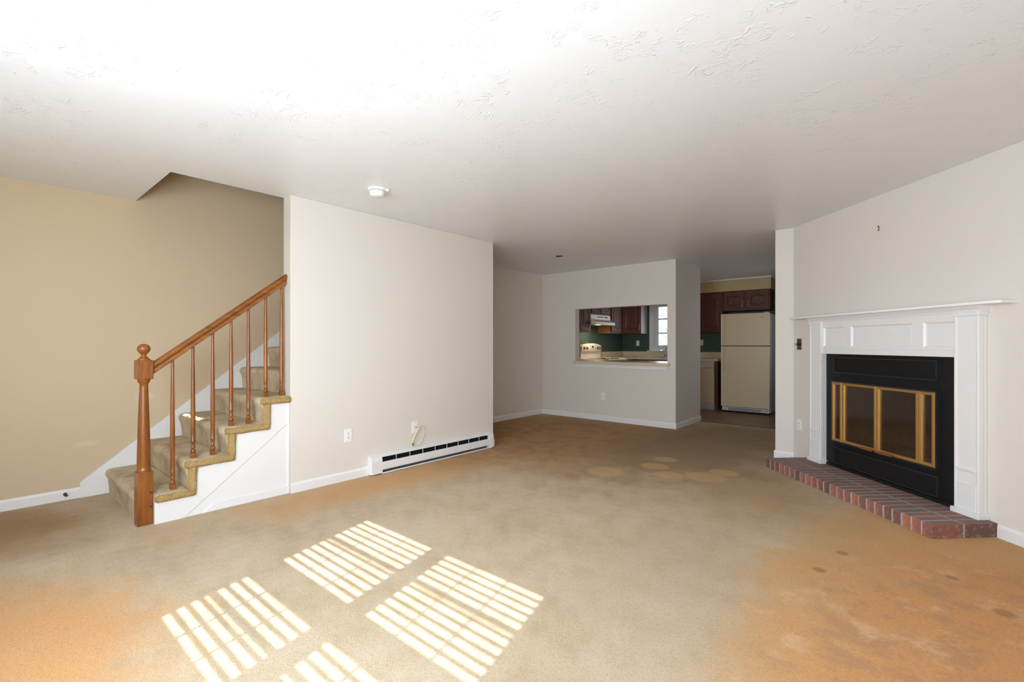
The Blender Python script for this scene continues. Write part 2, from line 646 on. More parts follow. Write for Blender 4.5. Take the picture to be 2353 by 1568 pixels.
struct('trim_1', bm, 'rubber', 'thin dark strip where carpet meets the kitchen tile', 'trim')

# ------------------------------------------------------------------ ceiling (with stair opening and a round hole)
HX, HY, HR = -3.803, 5.405, 0.052
bm = nb()


def crect(x0, x1, y0, y1):
    box(bm, x0, x1, y0, y1, H, H + 0.2)


YO = 0.965
crect(XB, XAB, YB - 0.2, YO)
crect(XAB, XE + 0.2, YB - 0.2, 4.05)
crect(XB, XE + 0.2, 4.05, HY - 0.2)
crect(XB, HX - 0.2, HY - 0.2, HY + 0.2)
crect(HX + 0.2, XE + 0.2, HY - 0.2, HY + 0.2)
crect(XK - 0.1, XE + 0.2, HY + 0.2, YK + 0.1)
N = 40
sq, ci = [], []
for k in range(N):
    a = 2 * math.pi * k / N + math.pi / 4
    c, s = math.cos(a), math.sin(a)
    m = 0.2 / max(abs(c), abs(s))
    sq.append(bm.verts.new((HX + c * m, HY + s * m, H)))
    ci.append(bm.verts.new((HX + c * HR, HY + s * HR, H)))
ci2 = [bm.verts.new((v.co.x, v.co.y, H + 0.012)) for v in ci]
for k in range(N):
    j = (k + 1) % N
    bm.faces.new((sq[k], sq[j], ci[j], ci[k]))
    bm.faces.new((ci[k], ci[j], ci2[j], ci2[k]))
struct('ceiling', bm, 'ceiling', 'white ceiling with swirled plaster texture and a stairwell opening', 'ceiling')
t = thing('ceiling_junction_box', 'small open round black electrical box in the ceiling near the pass-through', 'junction box', (HX, HY, H))
bm = nb()
lathe(bm, [(HR + 0.002, 0.0002), (HR - 0.001, 0.0002), (HR - 0.001, 0.06), (0.002, 0.0601)], n=32, cap=False)
obj('box_shell', bm, 'dark', t, 40)
bm = nb()
box(bm, -0.008, 0.008, -0.045, 0.045, 0.004, 0.010)
obj('mounting_strap', bm, 'black_edge', t)

# ------------------------------------------------------------------ walls
bm = nb()
box(bm, XB - 0.12, XB, YB - 0.2, 4.05, 0, 5.0)
struct('wall_left', bm, 'beige', 'tan painted wall rising beside the staircase', 'wall')
bm = nb()
box(bm, XB - 0.12, XB, 4.05, 6.81, 0, H)
struct('wall_dining', bm, 'wall', 'cream side wall of the dining end behind the white partition', 'wall')
bm = nb()
box(bm, XAB, XA, YA0, YA1, 0, H, 0.004, 1)
wp = struct('wall_partition', bm, 'wall', 'white partition wall above the baseboard heater', 'wall')
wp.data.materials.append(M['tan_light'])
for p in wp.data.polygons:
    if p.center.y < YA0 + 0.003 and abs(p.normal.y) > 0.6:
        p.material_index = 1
bm = nb()
box(bm, XB, XAB, 4.05, YA1 - 0.001, 0, 5.0)
struct('wall_stair_end', bm, 'wall', 'wall closing the end of the stairwell toward the dining area', 'wall')
bm = nb()
box(bm, XAB + 0.001, XAB + 0.12, YO, 4.17, H + 0.2, 5.0)
box(bm, XB, XAB + 0.12, YO - 0.12, YO, H + 0.2, 5.0)
box(bm, XB - 0.12, XAB + 0.12, YO - 0.12, 4.17, 5.0, 5.08)
struct('wall_stairwell', bm, 'beige', 'tan upper walls enclosing the stairwell above the ceiling', 'wall')

bm = nb()
OX0, OX1, OZ0, OZ1 = -4.38, -2.797, 0.90, 1.805
holed(bm, 'y', YP, YP + 0.12, 0, H, XB, XR, [(OX0, OX1, OZ0, OZ1)])
box(bm, XR - 0.12, XR, YP + 0.119, YR, 0, H)
struct('wall_back', bm, 'wall', 'cream wall with a wide pass-through opening to the kitchen', 'wall')

bm = nb()
holed(bm, 'x', XC, XC + 0.12, 0, H, YS, YK, [(7.95, 8.95, 0.80, 2.05)])
box(bm, XC + 0.12, -0.9, YS, YS + 0.1, 0, H)
struct('wall_passage', bm, 'wall', 'white wall end between the kitchen passage and fireplace wall', 'wall')
bm = nb()
DL = 2.76
holed(bm, 'y', 0.0, 0.1, 0, H, 0, DL, [(0.52, 1.72, 0.092, 1.11)])
struct('wall_fireplace', bm, 'wall', 'off-white angled wall carrying the fireplace', 'wall', DA, -DT)
bm = nb()
box(bm, XE, XE + 0.12, YB - 0.2, 3.75, 0, H)
struct('wall_right', bm, 'wall', 'off-white right wall outside the frame', 'wall')

# rear wall with the twin window and the door transom that throw the sun
GY = -0.82
WX = [(-2.19, -1.50), (-1.355, -0.665)]
bm = nb()
holed(bm, 'y', YB - 0.18, YB, 0, H, XB, XE + 0.1,
      [(-2.248, -1.442, 0.94, 2.00), (-1.413, -0.607, 0.94, 2.00), (-4.47, -3.90, 2.0, 2.30)])
struct('wall_rear', bm, 'wall', 'off-white rear wall behind the camera with the twin window', 'wall')


def frame_ring(bm, x0, x1, z0, z1, w, y0, y1):
    box(bm, x0, x1, y0, y1, z0, z0 + w)
    box(bm, x0, x1, y0, y1, z1 - w, z1)
    box(bm, x0, x0 + w, y0, y1, z0 + w, z1 - w)
    box(bm, x1 - w, x1, y0, y1, z0 + w, z1 - w)


wi = 1
for gx0, gx1 in WX:
    w = thing('window_%d' % wi, ('left' if wi == 1 else 'right') + ' white double-hung window of the twin pair behind the camera', 'window', ((gx0 + gx1) / 2, GY, 0.94), kind='structure')
    for nm, za, zb in (('lower_sash', 1.00, 1.33), ('upper_sash', 1.44, 1.94)):
        bm = nb()
        frame_ring(bm, gx0 - 0.058, gx1 + 0.058, za - 0.055, zb + 0.055, 0.055, GY - 0.02, GY + 0.02)
        for k in (1, 2):
            xm = gx0 + (gx1 - gx0) * k / 3
            box(bm, xm - 0.0045, xm + 0.0045, GY - 0.01, GY + 0.01, za, zb)
        zm = (za + zb) / 2
        box(bm, gx0, gx1, GY - 0.01, GY + 0.01, zm - 0.003, zm + 0.003)
        sh = obj(nm, bm, 'trim', w, world=True)
        bm = nb()
        box(bm, gx0, gx1, -0.002, 0.002, za, zb)
        bmesh.ops.translate(bm, verts=bm.verts, vec=(-w.location.x, 0, -w.location.z))
        obj('pane', bm, 'window_glass', sh)
    bd = thing('window_blind', 'white slatted blind hanging in the ' + ('left' if wi == 1 else 'right') + ' rear window', 'blind', ((gx0 + gx1) / 2, -0.765, 0.80), group='blinds in the rear windows')
    bm = nb()
    box(bm, -0.385, 0.385, -0.025, 0.025, 1.165, 1.205, 0.003, 1)
    obj('headrail', bm, 'trim', bd)
    sm = None
    k = 0
    z = 0.032
    while z < 1.15:
        if sm is None:
            bm = nb()
            box(bm, -0.38, 0.38, -0.025, 0.025, -0.0014, 0.0014)
            s_ = obj('slat', bm, 'trim', bd)
            sm = s_.data
        else:
            s_ = bpy.data.objects.new('slat', sm)
            COL.objects.link(s_)
            s_.parent = bd
        s_.location = (0, 0, z)
        s_.rotation_euler = (math.radians(-16), 0, 0)
        z += 0.0439
    bm = nb()
    for cx in (-0.22, 0.22):
        for cy in (-0.026, 0.026):
            box(bm, cx - 0.001, cx + 0.001, cy - 0.001, cy + 0.001, 0.0, 1.17)
    obj('ladder_cord', bm, 'trim', bd)
    wi += 1
w = thing('window_3', 'narrow transom window above the front door behind the camera', 'window', (-4.185, GY, 2.105), kind='structure')
bm = nb()
for xm in (-4.27, -4.10):
    box(bm, xm - 0.012, xm + 0.012, GY - 0.008, GY + 0.008, 2.105, 2.150)
obj('muntin', bm, 'trim', w, world=True)
bm = nb()
box(bm, -4.47, -3.90, GY - 0.008, GY + 0.008, 2.0, 2.105)
box(bm, -4.47, -3.90, GY - 0.008, GY + 0.008, 2.150, 2.30)
box(bm, -4.47, -4.42, GY - 0.008, GY + 0.008, 2.105, 2.150)
box(bm, -3.95, -3.90, GY - 0.008, GY + 0.008, 2.105, 2.150)
obj('sash', bm, 'trim', w, world=True)
bm = nb()
box(bm, -4.42, -3.95, GY - 0.002, GY + 0.002, 2.105, 2.150)
obj('pane', bm, 'window_glass', w, world=True)

# kitchen shell
bm = nb()
KW = (-4.37, -3.73, 1.12, 2.10)
holed(bm, 'y', YK, YK + 0.12, 0, H, XK - 0.12, XC + 0.12, [KW])
struct('wall_kitchen_back', bm, 'green', 'dark green kitchen back wall behind sink and refrigerator', 'wall')
bm = nb()
box(bm, XK - 0.12, XK, 6.80, YK, 0, H)
struct('wall_kitchen_left', bm, 'green', 'dark green kitchen side wall behind the range', 'wall')
bm = nb()
box(bm, XK, -2.03, 9.385, YK, 2.215, H)
box(bm, XK, -4.80, 6.815, 9.385, 2.215, H)
struct('wall_soffit', bm, 'soffit', 'tan soffit above the dark kitchen wall cabinets', 'soffit')
bm = nb()
box(bm, -4.80, -2.02, 9.372, 9.385, 2.422, H)
box(bm, -2.03, -2.018, 9.385, YK, 2.422, H)
struct('trim_2', bm, 'trim', 'thin white moulding along the top of the tan soffit', 'trim')

# kitchen window
w = thing('window_4', 'white kitchen window above the sink with small panes', 'window', (-4.05, YK, 1.12), kind='structure')
bm = nb()
frame_ring(bm, -4.47, -3.63, 1.085, 2.19, 0.10, YK - 0.02, YK)
obj('casing', bm, 'trim', w, world=True)
bm = nb()
box(bm, -4.51, -3.59, YK - 0.055, YK - 0.001, 1.068, 1.088, 0.004)
obj('sill', bm, 'trim', w, world=True)
bm = nb()
frame_ring(bm, -4.37, -3.73, 1.12, 2.10, 0.012, YK + 0.0, YK + 0.119)
obj('jamb', bm, 'trim', w, world=True)
bm = nb()
frame_ring(bm, -4.358, -3.742, 1.132, 2.088, 0.065, YK + 0.03, YK + 0.065)
sh = obj('sash', bm, 'trim', w, world=True)
bm = nb()
for zm in (1.46, 1.76):
    box(bm, -4.293, -3.807, YK + 0.035, YK + 0.055, zm - 0.009, zm + 0.009)
box(bm, -4.062, -4.038, YK + 0.036, YK + 0.054, 1.197, 2.023)
obj('muntin', bm, 'rubber', w, world=True)
for i in range(2):
    for j in range(3):
        xa, xb = ((-4.293, -4.062), (-4.038, -3.807))[i]
        za, zb = ((1.197, 1.451), (1.469, 1.751), (1.769, 2.023))[j]
        bm = nb()
        box(bm, xa, xb, YK + 0.043, YK + 0.047, za, zb)
        obj('pane', bm, 'window_glass', w, world=True)

w = thing('window_5', 'kitchen side window facing the refrigerator side, hidden by the passage wall', 'window', (XC + 0.06, 8.45, 0.80), kind='structure')
bm = nb()
for ya, yb, za, zb in ((7.95, 8.95, 0.80, 0.86), (7.95, 8.95, 1.99, 2.05), (7.95, 8.01, 0.86, 1.99), (8.89, 8.95, 0.86, 1.99), (8.01, 8.89, 1.40, 1.45)):
    box(bm, XC + 0.04, XC + 0.08, ya, yb, za, zb)
obj('sash', bm, 'trim', w, world=True)
for za, zb in ((0.86, 1.40), (1.45, 1.99)):
    bm = nb()
    box(bm, XC + 0.058, XC + 0.062, 8.01, 8.89, za, zb)
    obj('pane', bm, 'window_glass', w, world=True)

# bare tree outside the kitchen window
tr = thing('bare_tree', 'leafless tree seen through the kitchen window', 'tree', (-4.9, 13.2, 0))
bm = nb()
tube(bm, [(0, 0, 0), (0.03, 0, 1.0), (-0.05, 0.05, 2.2), (0.05, 0, 3.6)], 0.05, 7)
obj('trunk', bm, 'bark', tr)
bm = nb()
for k in range(46):
    z0 = 0.7 + k * 0.05
    a = rnd.uniform(-0.9, 0.9) + (0 if k % 2 else math.pi)
    p = Vector((0, 0, z0))
    pts = [p]
    for q in range(5):
        p = p + Vector((math.cos(a) * 0.2, math.sin(a) * 0.12, rnd.uniform(0.0, 0.16)))
        a += rnd.uniform(-0.4, 0.4)
        pts.append(p)
    tube(bm, pts, 0.007, 4)
bo = obj('branches', bm, 'bark', tr)
bo['kind'] = 'stuff'

# ------------------------------------------------------------------ baseboards


def bboard(name, p0, p1, side, label, h=0.082, th=0.012):
    """run from p0 to p1; board thickness grows to the left (side=1) or right (side=-1) of the run"""
    p0, p1 = Vector((*p0, 0)), Vector((*p1, 0))
    d = p1 - p0
    bm = nb()
    L = d.length
    y = (0, th) if side > 0 else (-th, 0)
    a, b = y
    if side > 0:
        prof = [(0, 0), (th, 0), (th, h - 0.018), (th * 0.55, h - 0.004), (th * 0.35, h), (0, h)]
    else:
        prof = [(0, 0), (-th, 0), (-th, h - 0.018), (-th * 0.55, h - 0.004), (-th * 0.35, h), (0, h)]
    prism(bm, prof, 'x', 0, L)
    o = struct(name, bm, 'trim', label, 'baseboard', p0, math.atan2(d.y, d.x))
    return o


bboard('baseboard_left', (XB, YB), (XB, 0.611), -1, 'white baseboard along the tan wall left of the stairs')
bboard('baseboard_partition', (XA, YA0 - 0.0), (XA, 2.463), -1, 'white baseboard between the stairs and the wall heater')
bboard('baseboard_partition_end', (XA, 4.108), (XA, YA1 + 0.012), -1, 'short white baseboard stub right of the wall heater')
bboard('baseboard_dining', (XB, YA1), (XB, YP), -1, 'white baseboard on the dining side wall')
bboard('baseboard_back', (XB, YP), (XR + 0.0115, YP), -1, 'white baseboard under the pass-through')
bboard('baseboard_return', (XR, YP - 0.0115), (XR, YR + 0.012), -1, 'white baseboard on the wall end beside the kitchen passage')
bboard('baseboard_passage', (XC - 0.012, YS), (DA.x, YS), -1, 'white baseboard behind the brick hearth corner')
de = Vector((math.cos(DT), -math.sin(DT), 0))
p0 = DA + de * 1.985
p1 = DA + de * (DL - 0.02)
bboard('baseboard_fireplace', (p0.x, p0.y), (p1.x, p1.y), -1, 'white baseboard right of the brick hearth')

# ------------------------------------------------------------------ staircase
RISE, RUN, Y1 = 0.199, 0.2525, 0.760
st = thing('staircase', 'carpeted staircase climbing along the tan wall', 'staircase', (-4.48, Y1, 0))
XO = -3.905
NS = 12


def nose(i):
    return Y1 + RUN * i, RISE * (i + 1)


for i in range(NS):
    y, z = nose(i)
    yn = y + RUN
    xo = XO if yn < 1.72 else (XO if i == 3 else XAB - 0.004)
    ye = yn + 0.03 if i != 3 else YA0 - 0.002
    zb = z - RISE

    def arc(cy, cz, r, a0, a1, n=6):
        return [(cy + r * math.cos(math.radians(a0 + (a1 - a0) * k / n)), cz + r * math.sin(math.radians(a0 + (a1 - a0) * k / n))) for k in range(n + 1)]
    poly = [(y + 0.028, zb)] + [(y + 0.020, z - 0.085)] + arc(y + 0.040, z - 0.040, 0.040, 185, 90, 8)
    poly += [(yn + 0.026, z), (yn + 0.026, z - 0.052), (y + 0.078, z - 0.052), (y + 0.078, zb)]
    bm = nb()
    if i == 3:
        prism(bm, poly, 'x', XB + 0.022, XAB - 0.004)
        q = [(min(a, YA0 - 0.002), b) for a, b in poly]
        prism(bm, q, 'x', XAB - 0.004, XO)
    elif i == 0:
        prism(bm, poly, 'x', XB + 0.022, -3.948)
        box(bm, -3.95, XO, 0.850, yn + 0.026, z - 0.052, z, 0.006, 2)
    else:
        prism(bm, poly, 'x', XB + 0.022, xo, 0.008 if i < 3 else 0, 2)
    obj('carpet_step', bm, 'stair_carpet', st, 50, world=True)
    if i < 4:
        # pale gold pile wrapped over the open end of tread and riser
        bm = nb()
        ye = yn + 0.074 if i < 3 else YA0 + 0.008
        box(bm, XO - 0.02, XO + 0.016, 0.849 if i == 0 else y + 0.004, ye, z - 0.053, z - 0.004, 0.019, 4)
        if i > 0:
            box(bm, XO - 0.02, XO + 0.012, y + 0.024, y + 0.076, zb - 0.02, z - 0.045, 0.011, 3)
        bmesh.ops.subdivide_edges(bm, edges=bm.edges, cuts=5, use_grid_fill=True)
        for v in bm.verts:
            v.co += Vector((rnd.uniform(-1, 1), rnd.uniform(-1, 1), rnd.uniform(-1, 1))) * 0.0016
        obj('carpet_wrap', bm, 'carpet_edge', st, 60, world=True, label='gold carpet edge wrapped over the open tread end')
# outer stringer with stair notches
pl = [(0.848, 0.0), (1.017, 0.0), (YA0 - 0.001, 0.582), (YA0 - 0.001, 4 * RISE - 0.05)]
for i in (3, 2, 1):
    y, z = nose(i)
    pl += [(y + 0.070, z - 0.05), (y + 0.070, z - RISE - 0.05)]
pl += [(0.848, RISE - 0.05)]
bm = nb()
prism(bm, pl, 'x', -3.95, -3.917)
obj('stringer', bm, 'trim', st, world=True)
bm = nb()
prism(bm, [(1.022, 0.0), (YA0 - 0.001, 0.0), (YA0 - 0.001, 0.578)], 'x', -3.95, -3.922)
obj('side_panel', bm, 'trim', st, world=True)
bm = nb()
prism(bm, [(1.135, 0.0), (YA0 - 0.018, 0.0), (YA0 - 0.018, 0.062), (1.205, 0.062)], 'x', -3.922, -3.912, 0.002, 1)
obj('base_strip', bm, 'trim', st, world=True)
bm = nb()
box(bm, -3.922, -3.912, YA0 - 0.018, YA0 - 0.001, 0.0, 0.74, 0.002, 1)
obj('corner_strip', bm, 'trim', st, world=True)
bm = nb()
prism(bm, [(0.611, 0.0), (0.611, 0.118), (0.63, 0.138), (3.6, 2.50), (3.9, 2.50), (3.9, 2.2), (1.3, 0.0)], 'x', XB + 0.001, XB + 0.024)
obj('skirt_board', bm, 'trim', st, world=True)

rl = thing('stair_railing', 'honey-stained wooden stair railing with turned balusters', 'railing', (-3.988, 0.803, 0))
NX, NY = -3.988, 0.803
bm = nb()
box(bm, NX - 0.044, NX + 0.044, NY - 0.044, NY + 0.044, 0.0, 0.36, 0.003, 1)
lathe(bm, [(0.040, 0.359), (0.041, 0.372), (0.036, 0.380), (0.0385, 0.40), (0.037, 0.50), (0.033, 0.66), (0.028, 0.82), (0.024, 0.93), (0.024, 0.95), (0.033, 0.962), (0.036, 0.972), (0.036, 0.983)], NX, NY, 28)
box(bm, NX - 0.045, NX + 0.045, NY - 0.045, NY + 0.045, 0.982, 1.111, 0.003, 1)
npost = obj('newel_post', bm, 'rail', rl, 40, world=True)
bm = nb()
pr = [(0.034, 1.111), (0.034, 1.118), (0.026, 1.124), (0.015, 1.138), (0.014, 1.146), (0.020, 1.152)]
for k in range(1, 12):
    a = math.radians(-60 + 150 * k / 11)
    pr.append((0.0375 * math.cos(a), 1.186 + 0.0345 * math.sin(a)))
lathe(bm, pr[:-1] + [(0.002, 1.2205)], NX, NY, 28)
obj('ball_finial', bm, 'rail', npost, 60)
bpy.data.objects['ball_finial'].location = (-NX, -NY, 0)
for zz in (0.12, 0.215):
    bm = nb()
    lathe(bm, [(0.007, NX + 0.0435), (0.007, NX + 0.0450), (0.001, NX + 0.0451)], NY + 0.031, zz, 12, axis='x')
    obj('screw_plug', bm, 'rubber', npost).location = (-NX, -NY, 0)
SL = 0.784
RZ0 = 1.017  # underside of the rail at y = 0.856


def rail_z(y):
    return RZ0 + SL * (y - 0.856)


BY = [0.966, 1.090, 1.216, 1.340, 1.463, 1.592, 1.716]
for k, y in enumerate(BY):
    zb = RISE * (1 + (k + 1) // 2) - 0.002
    zt = rail_z(y) + 0.012
    L = zt - zb
    bm = nb()
    box(bm, NX - 0.0165, NX + 0.0165, y - 0.0165, y + 0.0165, zb, zb + 0.038, 0.002, 1)
    q = [(0.009, 0.037), (0.0135, 0.042), (0.0155, 0.050), (0.0125, 0.060), (0.0095, 0.064), (0.0095, 0.070), (0.0125, 0.074), (0.0125, 0.080), (0.0105, 0.084), (0.0125, 0.11), (0.0138, 0.118), (0.0138, 0.124), (0.0125, 0.128)]
    q += [(0.0128, 0.20), (0.0125, L * 0.45), (0.0105, L * 0.70), (0.0085, L * 0.88), (0.0080, L)]
    lathe(bm, [(r * 1.15, zb + h) for r, h in q], NX, y, 16)
    obj('baluster', bm, 'rail', rl, 40, world=True)
# moulded hand rail
prof = [(-0.022, 0.0), (0.022, 0.0), (0.024, 0.012), (0.019, 0.020), (0.019, 0.032), (0.030, 0.040), (0.033, 0.052), (0.029, 0.066), (0.016, 0.076), (0.0, 0.080), (-0.016, 0.076), (-0.029, 0.066), (-0.033, 0.052), (-0.030, 0.040), (-0.019, 0.032), (-0.019, 0.020), (-0.024, 0.012)]
bm = nb()
ya, yb = 0.846, YA0 - 0.001
v0 = [bm.verts.new((NX + a, ya, rail_z(ya) + b * 1.04)) for a, b in prof]
v1 = [bm.verts.new((NX + a, yb, rail_z(yb) + b * 1.04)) for a, b in prof]
bm.faces.new(v0)
bm.faces.new(list(reversed(v1)))
for i in range(len(prof)):
    j = (i + 1) % len(prof)
    bm.faces.new((v0[j], v0[i], v1[i], v1[j]))
obj('handrail', bm, 'rail_y', rl, 50, world=True)

# ------------------------------------------------------------------ electrical plates


def outlet(label, loc, rotz, mat='plastic', group='duplex outlets'):
    t = thing('wall_outlet', label, 'outlet', loc, rotz, group)
    bm = nb()
    box(bm, -0.036, 0.036, -0.006, 0.0, -0.058, 0.058, 0.0025, 2)
    obj('cover_plate', bm, mat, t)
    for s in (-1, 1):
        bm = nb()
        poly = []
        for k in range(20):
            a = 2 * math.pi * k / 20
            poly.append((0.0172 * math.cos(a), max(-0.0125, min(0.0125, 0.0172 * math.sin(a))) + s * 0.0195))
        prism(bm, poly, 'y', -0.0085, -0.005)
        r = obj('receptacle', bm, mat, t)
        bm = nb()
        for dx in (-0.0065, 0.0065):
            box(bm, dx - 0.0013, dx + 0.0013, -0.0092, -0.0080, s * 0.0195 - 0.001, s * 0.0195 + 0.0075)
        box(bm, -0.0024, 0.0024, -0.0092, -0.0080, s * 0.0195 - 0.010, s * 0.0195 - 0.0055)
        obj('slot', bm, 'rubber', r)
    return t


R90 = math.pi / 2
outlet('white outlet low on the partition left of the heater', (XA, 2.264, 0.398), R90, group=None)
outlet('white outlet low on the wall under the pass-through', (-3.85, YP, 0.389), 0, group=None)
po = DA + de * 0.092
outlet('white outlet low beside the fireplace mantel', (po.x, po.y, 0.388), -DT, group=None)
outlet('white outlet on the green wall between corner cabinet and kitchen window', (-4.748, YK, 1.245), 0, group=None)
outlet('cream outlet on the green wall left of the refrigerator', (-3.365, YK, 1.255), 0, 'cream', None)

t = thing('dimmer_switch', 'narrow aged brass slide switch on the wall left of the mantel', 'switch', (po.x, po.y, 1.219), -DT)
bm = nb()
box(bm, -0.036, 0.036, -0.005, 0, -0.057, 0.057, 0.002, 1)
obj('switch_plate', bm, 'bronze', t)
bm = nb()
box(bm, -0.030, 0.034, -0.0075, -0.004, -0.012, 0.012, 0.001, 1)
obj('slide_slot', bm, 'black', t)
bm = nb()
lathe(bm, [(0.009, -0.007), (0.009, -0.020), (0.012, -0.023), (0.012, -0.030), (0.009, -0.033), (0.001, -0.0332)], -0.020, 0.0, 16, axis='y')
obj('switch_knob', bm, 'steel', t, 40)

t = thing('cable_plate', 'white coax cable wall plate above the heater', 'wall plate', (XA, 3.005, 0.377), R90)
bm = nb()
box(bm, -0.036, 0.036, -0.006, 0, -0.058, 0.058, 0.0025, 2)
obj('cover_plate', bm, 'plastic', t)
bm = nb()
lathe(bm, [(0.007, -0.005), (0.007, -0.016), (0.005, -0.017), (0.005, -0.022)], 0.004, 0.0, 12, axis='y')
obj('coax_jack', bm, 'steel', t, 40)
cb = thing('coax_cable', 'looped cream coax cable hanging from the wall plate', 'cable', (XA, 3.008, 0.377))
cp = [(3.009, 0.377), (3.012, 0.372), (3.020, 0.349), (2.983, 0.299), (2.952, 0.243), (2.957, 0.203), (2.989, 0.188), (3.039, 0.211), (3.084, 0.274), (3.097, 0.334), (3.078, 0.382), (3.046, 0.386), (3.018, 0.360), (2.995, 0.327), (2.967, 0.271), (2.956, 0.222)]
dep = [0.022, 0.034, 0.034, 0.030, 0.028, 0.028, 0.030, 0.034, 0.036, 0.036, 0.034, 0.034, 0.042, 0.042, 0.038, 0.036]
bm = nb()
tube(bm, smooth_path([(XA + d, y, z) for (y, z), d in zip(cp, dep)], 7), 0.0036, 8)
obj('cable', bm, 'cream', cb, 60, world=True)
bm = nb()
tube(bm, [(XA + 0.036, 2.957, 0.228), (XA + 0.036, 2.952, 0.200)], 0.006, 10)
obj('connector', bm, 'rubber', cb, 60, world=True)
bm = nb()
tube(bm, [(XA + 0.020, 3.009, 0.377), (XA + 0.032, 3.0095, 0.376)], 0.0062, 10)
obj('connector', bm, 'steel', cb, 60, world=True)

# smoke detector
t = thing('smoke_detector', 'round white smoke detector on the ceiling near the partition', 'smoke detector', (-3.245, 2.135, H))
bm = nb()
lathe(bm, [(0.070, -0.0005), (0.071, -0.006), (0.068, -0.017), (0.060, -0.018)], n=32)
obj('mounting_base', bm, 'plastic', t, 40)
bm = nb()
lathe(bm, [(0.058, -0.018), (0.060, -0.022), (0.055, -0.050), (0.046, -0.058), (0.002, -0.060)], n=32)
obj('sensor_body', bm, 'plastic', t, 40)
bm = nb()
lathe(bm, [(0.0593, -0.0185), (0.0593, -0.0215)], n=32)
obj('vent_gap', bm, 'dark', t, 40)
bm = nb()
lathe(bm, [(0.012, -0.001), (0.012, -0.016), (0.008, -0.020), (0.001, -0.0202)], 0.062, 0.052, 14)
obj('wire_cap', bm, 'plastic', t, 40)

# door stop on the left baseboard
t = thing('door_stop', 'small dark door stop on the baseboard by the stairs', 'door stop', (XB + 0.012, 0.524, 0.048))
bm = nb()
lathe(bm, [(0.012, 0.0), (0.012, 0.004), (0.006, 0.006), (0.006, 0.035)], n=12, axis='x')
obj('stem', bm, 'rubber', t, 40)
bm = nb()
lathe(bm, [(0.010, 0.034), (0.010, 0.046), (0.002, 0.047)], n=12, axis='x')
obj('tip', bm, 'rubber', t, 40)

# ------------------------------------------------------------------ baseboard heater
ht = thing('baseboard_heater', 'long white electric baseboard heater on the partition wall', 'heater', (XA, 2.464, 0))
hx = XA
HD = 0.072
HY0, HY1 = 2.464, 4.104
bm = nb()
box(bm, hx + 0.001, hx + 0.010, HY0 + 0.004, HY1 - 0.004, 0.006, 0.176)
obj('back_plate', bm, 'enamel', ht, world=True)
bm = nb()
prism(bm, [(hx + 0.001, 0.178), (hx + 0.001, 0.170), (hx + HD - 0.012, 0.158), (hx + HD - 0.006, 0.158), (hx + HD - 0.006, 0.162), (hx + 0.012, 0.179)], 'y', HY0 + 0.111, HY1 - 0.074)
obj('top_hood', bm, 'enamel', ht, world=True)
for ya, yb in ((HY0, HY0 + 0.112), (HY1 - 0.075, HY1)):
    bm = nb()
    prism(bm, [(hx + 0.001, 0.004), (hx + HD, 0.010), (hx + HD + 0.003, 0.014), (hx + HD, 0.06), (hx + HD, 0.13), (hx + HD - 0.008, 0.164), (hx + 0.010, 0.1795), (hx + 0.001, 0.1795)], 'y', ya, yb)
    obj('end_cap', bm, 'enamel', ht, world=True)
bm = nb()
prism(bm, [(hx + HD - 0.012, 0.036), (hx + HD - 0.002, 0.038), (hx + HD, 0.050), (hx + HD - 0.001, 0.104), (hx + HD - 0.008, 0.111), (hx + HD - 0.016, 0.111)], 'y', HY0 + 0.112, HY1 - 0.075)
obj('front_panel', bm, 'enamel', ht, world=True)
bm = nb()
prism(bm, [(hx + HD - 0.006, 0.004), (hx + HD + 0.003, 0.004), (hx + HD + 0.004, 0.013), (hx + HD - 0.004, 0.016)], 'y', HY0 + 0.108, HY1 - 0.03)
obj('bottom_lip', bm, 'enamel', ht, world=True)
bm = nb()
for k in range(150):
    y = HY0 + 0.12 + k * 0.0096
    box(bm, hx + 0.012, hx + HD - 0.020, y, y + 0.0012, 0.03, 0.145)
fo = obj('heating_fins', bm, 'dark', ht, world=True)
fo['kind'] = 'stuff'
bm = nb()
box(bm, hx + 0.0105, hx + 0.0125, HY0 + 0.112, HY1 - 0.075, 0.012, 0.158)
box(bm, hx + 0.0125, hx + HD - 0.006, HY0 + 0.112, HY1 - 0.075, 0.005, 0.009)
obj('slot_shade', bm, 'dark', ht, world=True)  # dark sheets put in as the shade inside the heater slots
for k in range(8):
    y = HY0 + 0.112 + (HY1 - HY0 - 0.187) * (k + 1) / 9
    bm = nb()
    box(bm, hx + HD - 0.015, hx + HD - 0.009, y - 0.0012, y + 0.0012, 0.104, 0.160)
    obj('bracket', bm, 'enamel', ht, world=True)

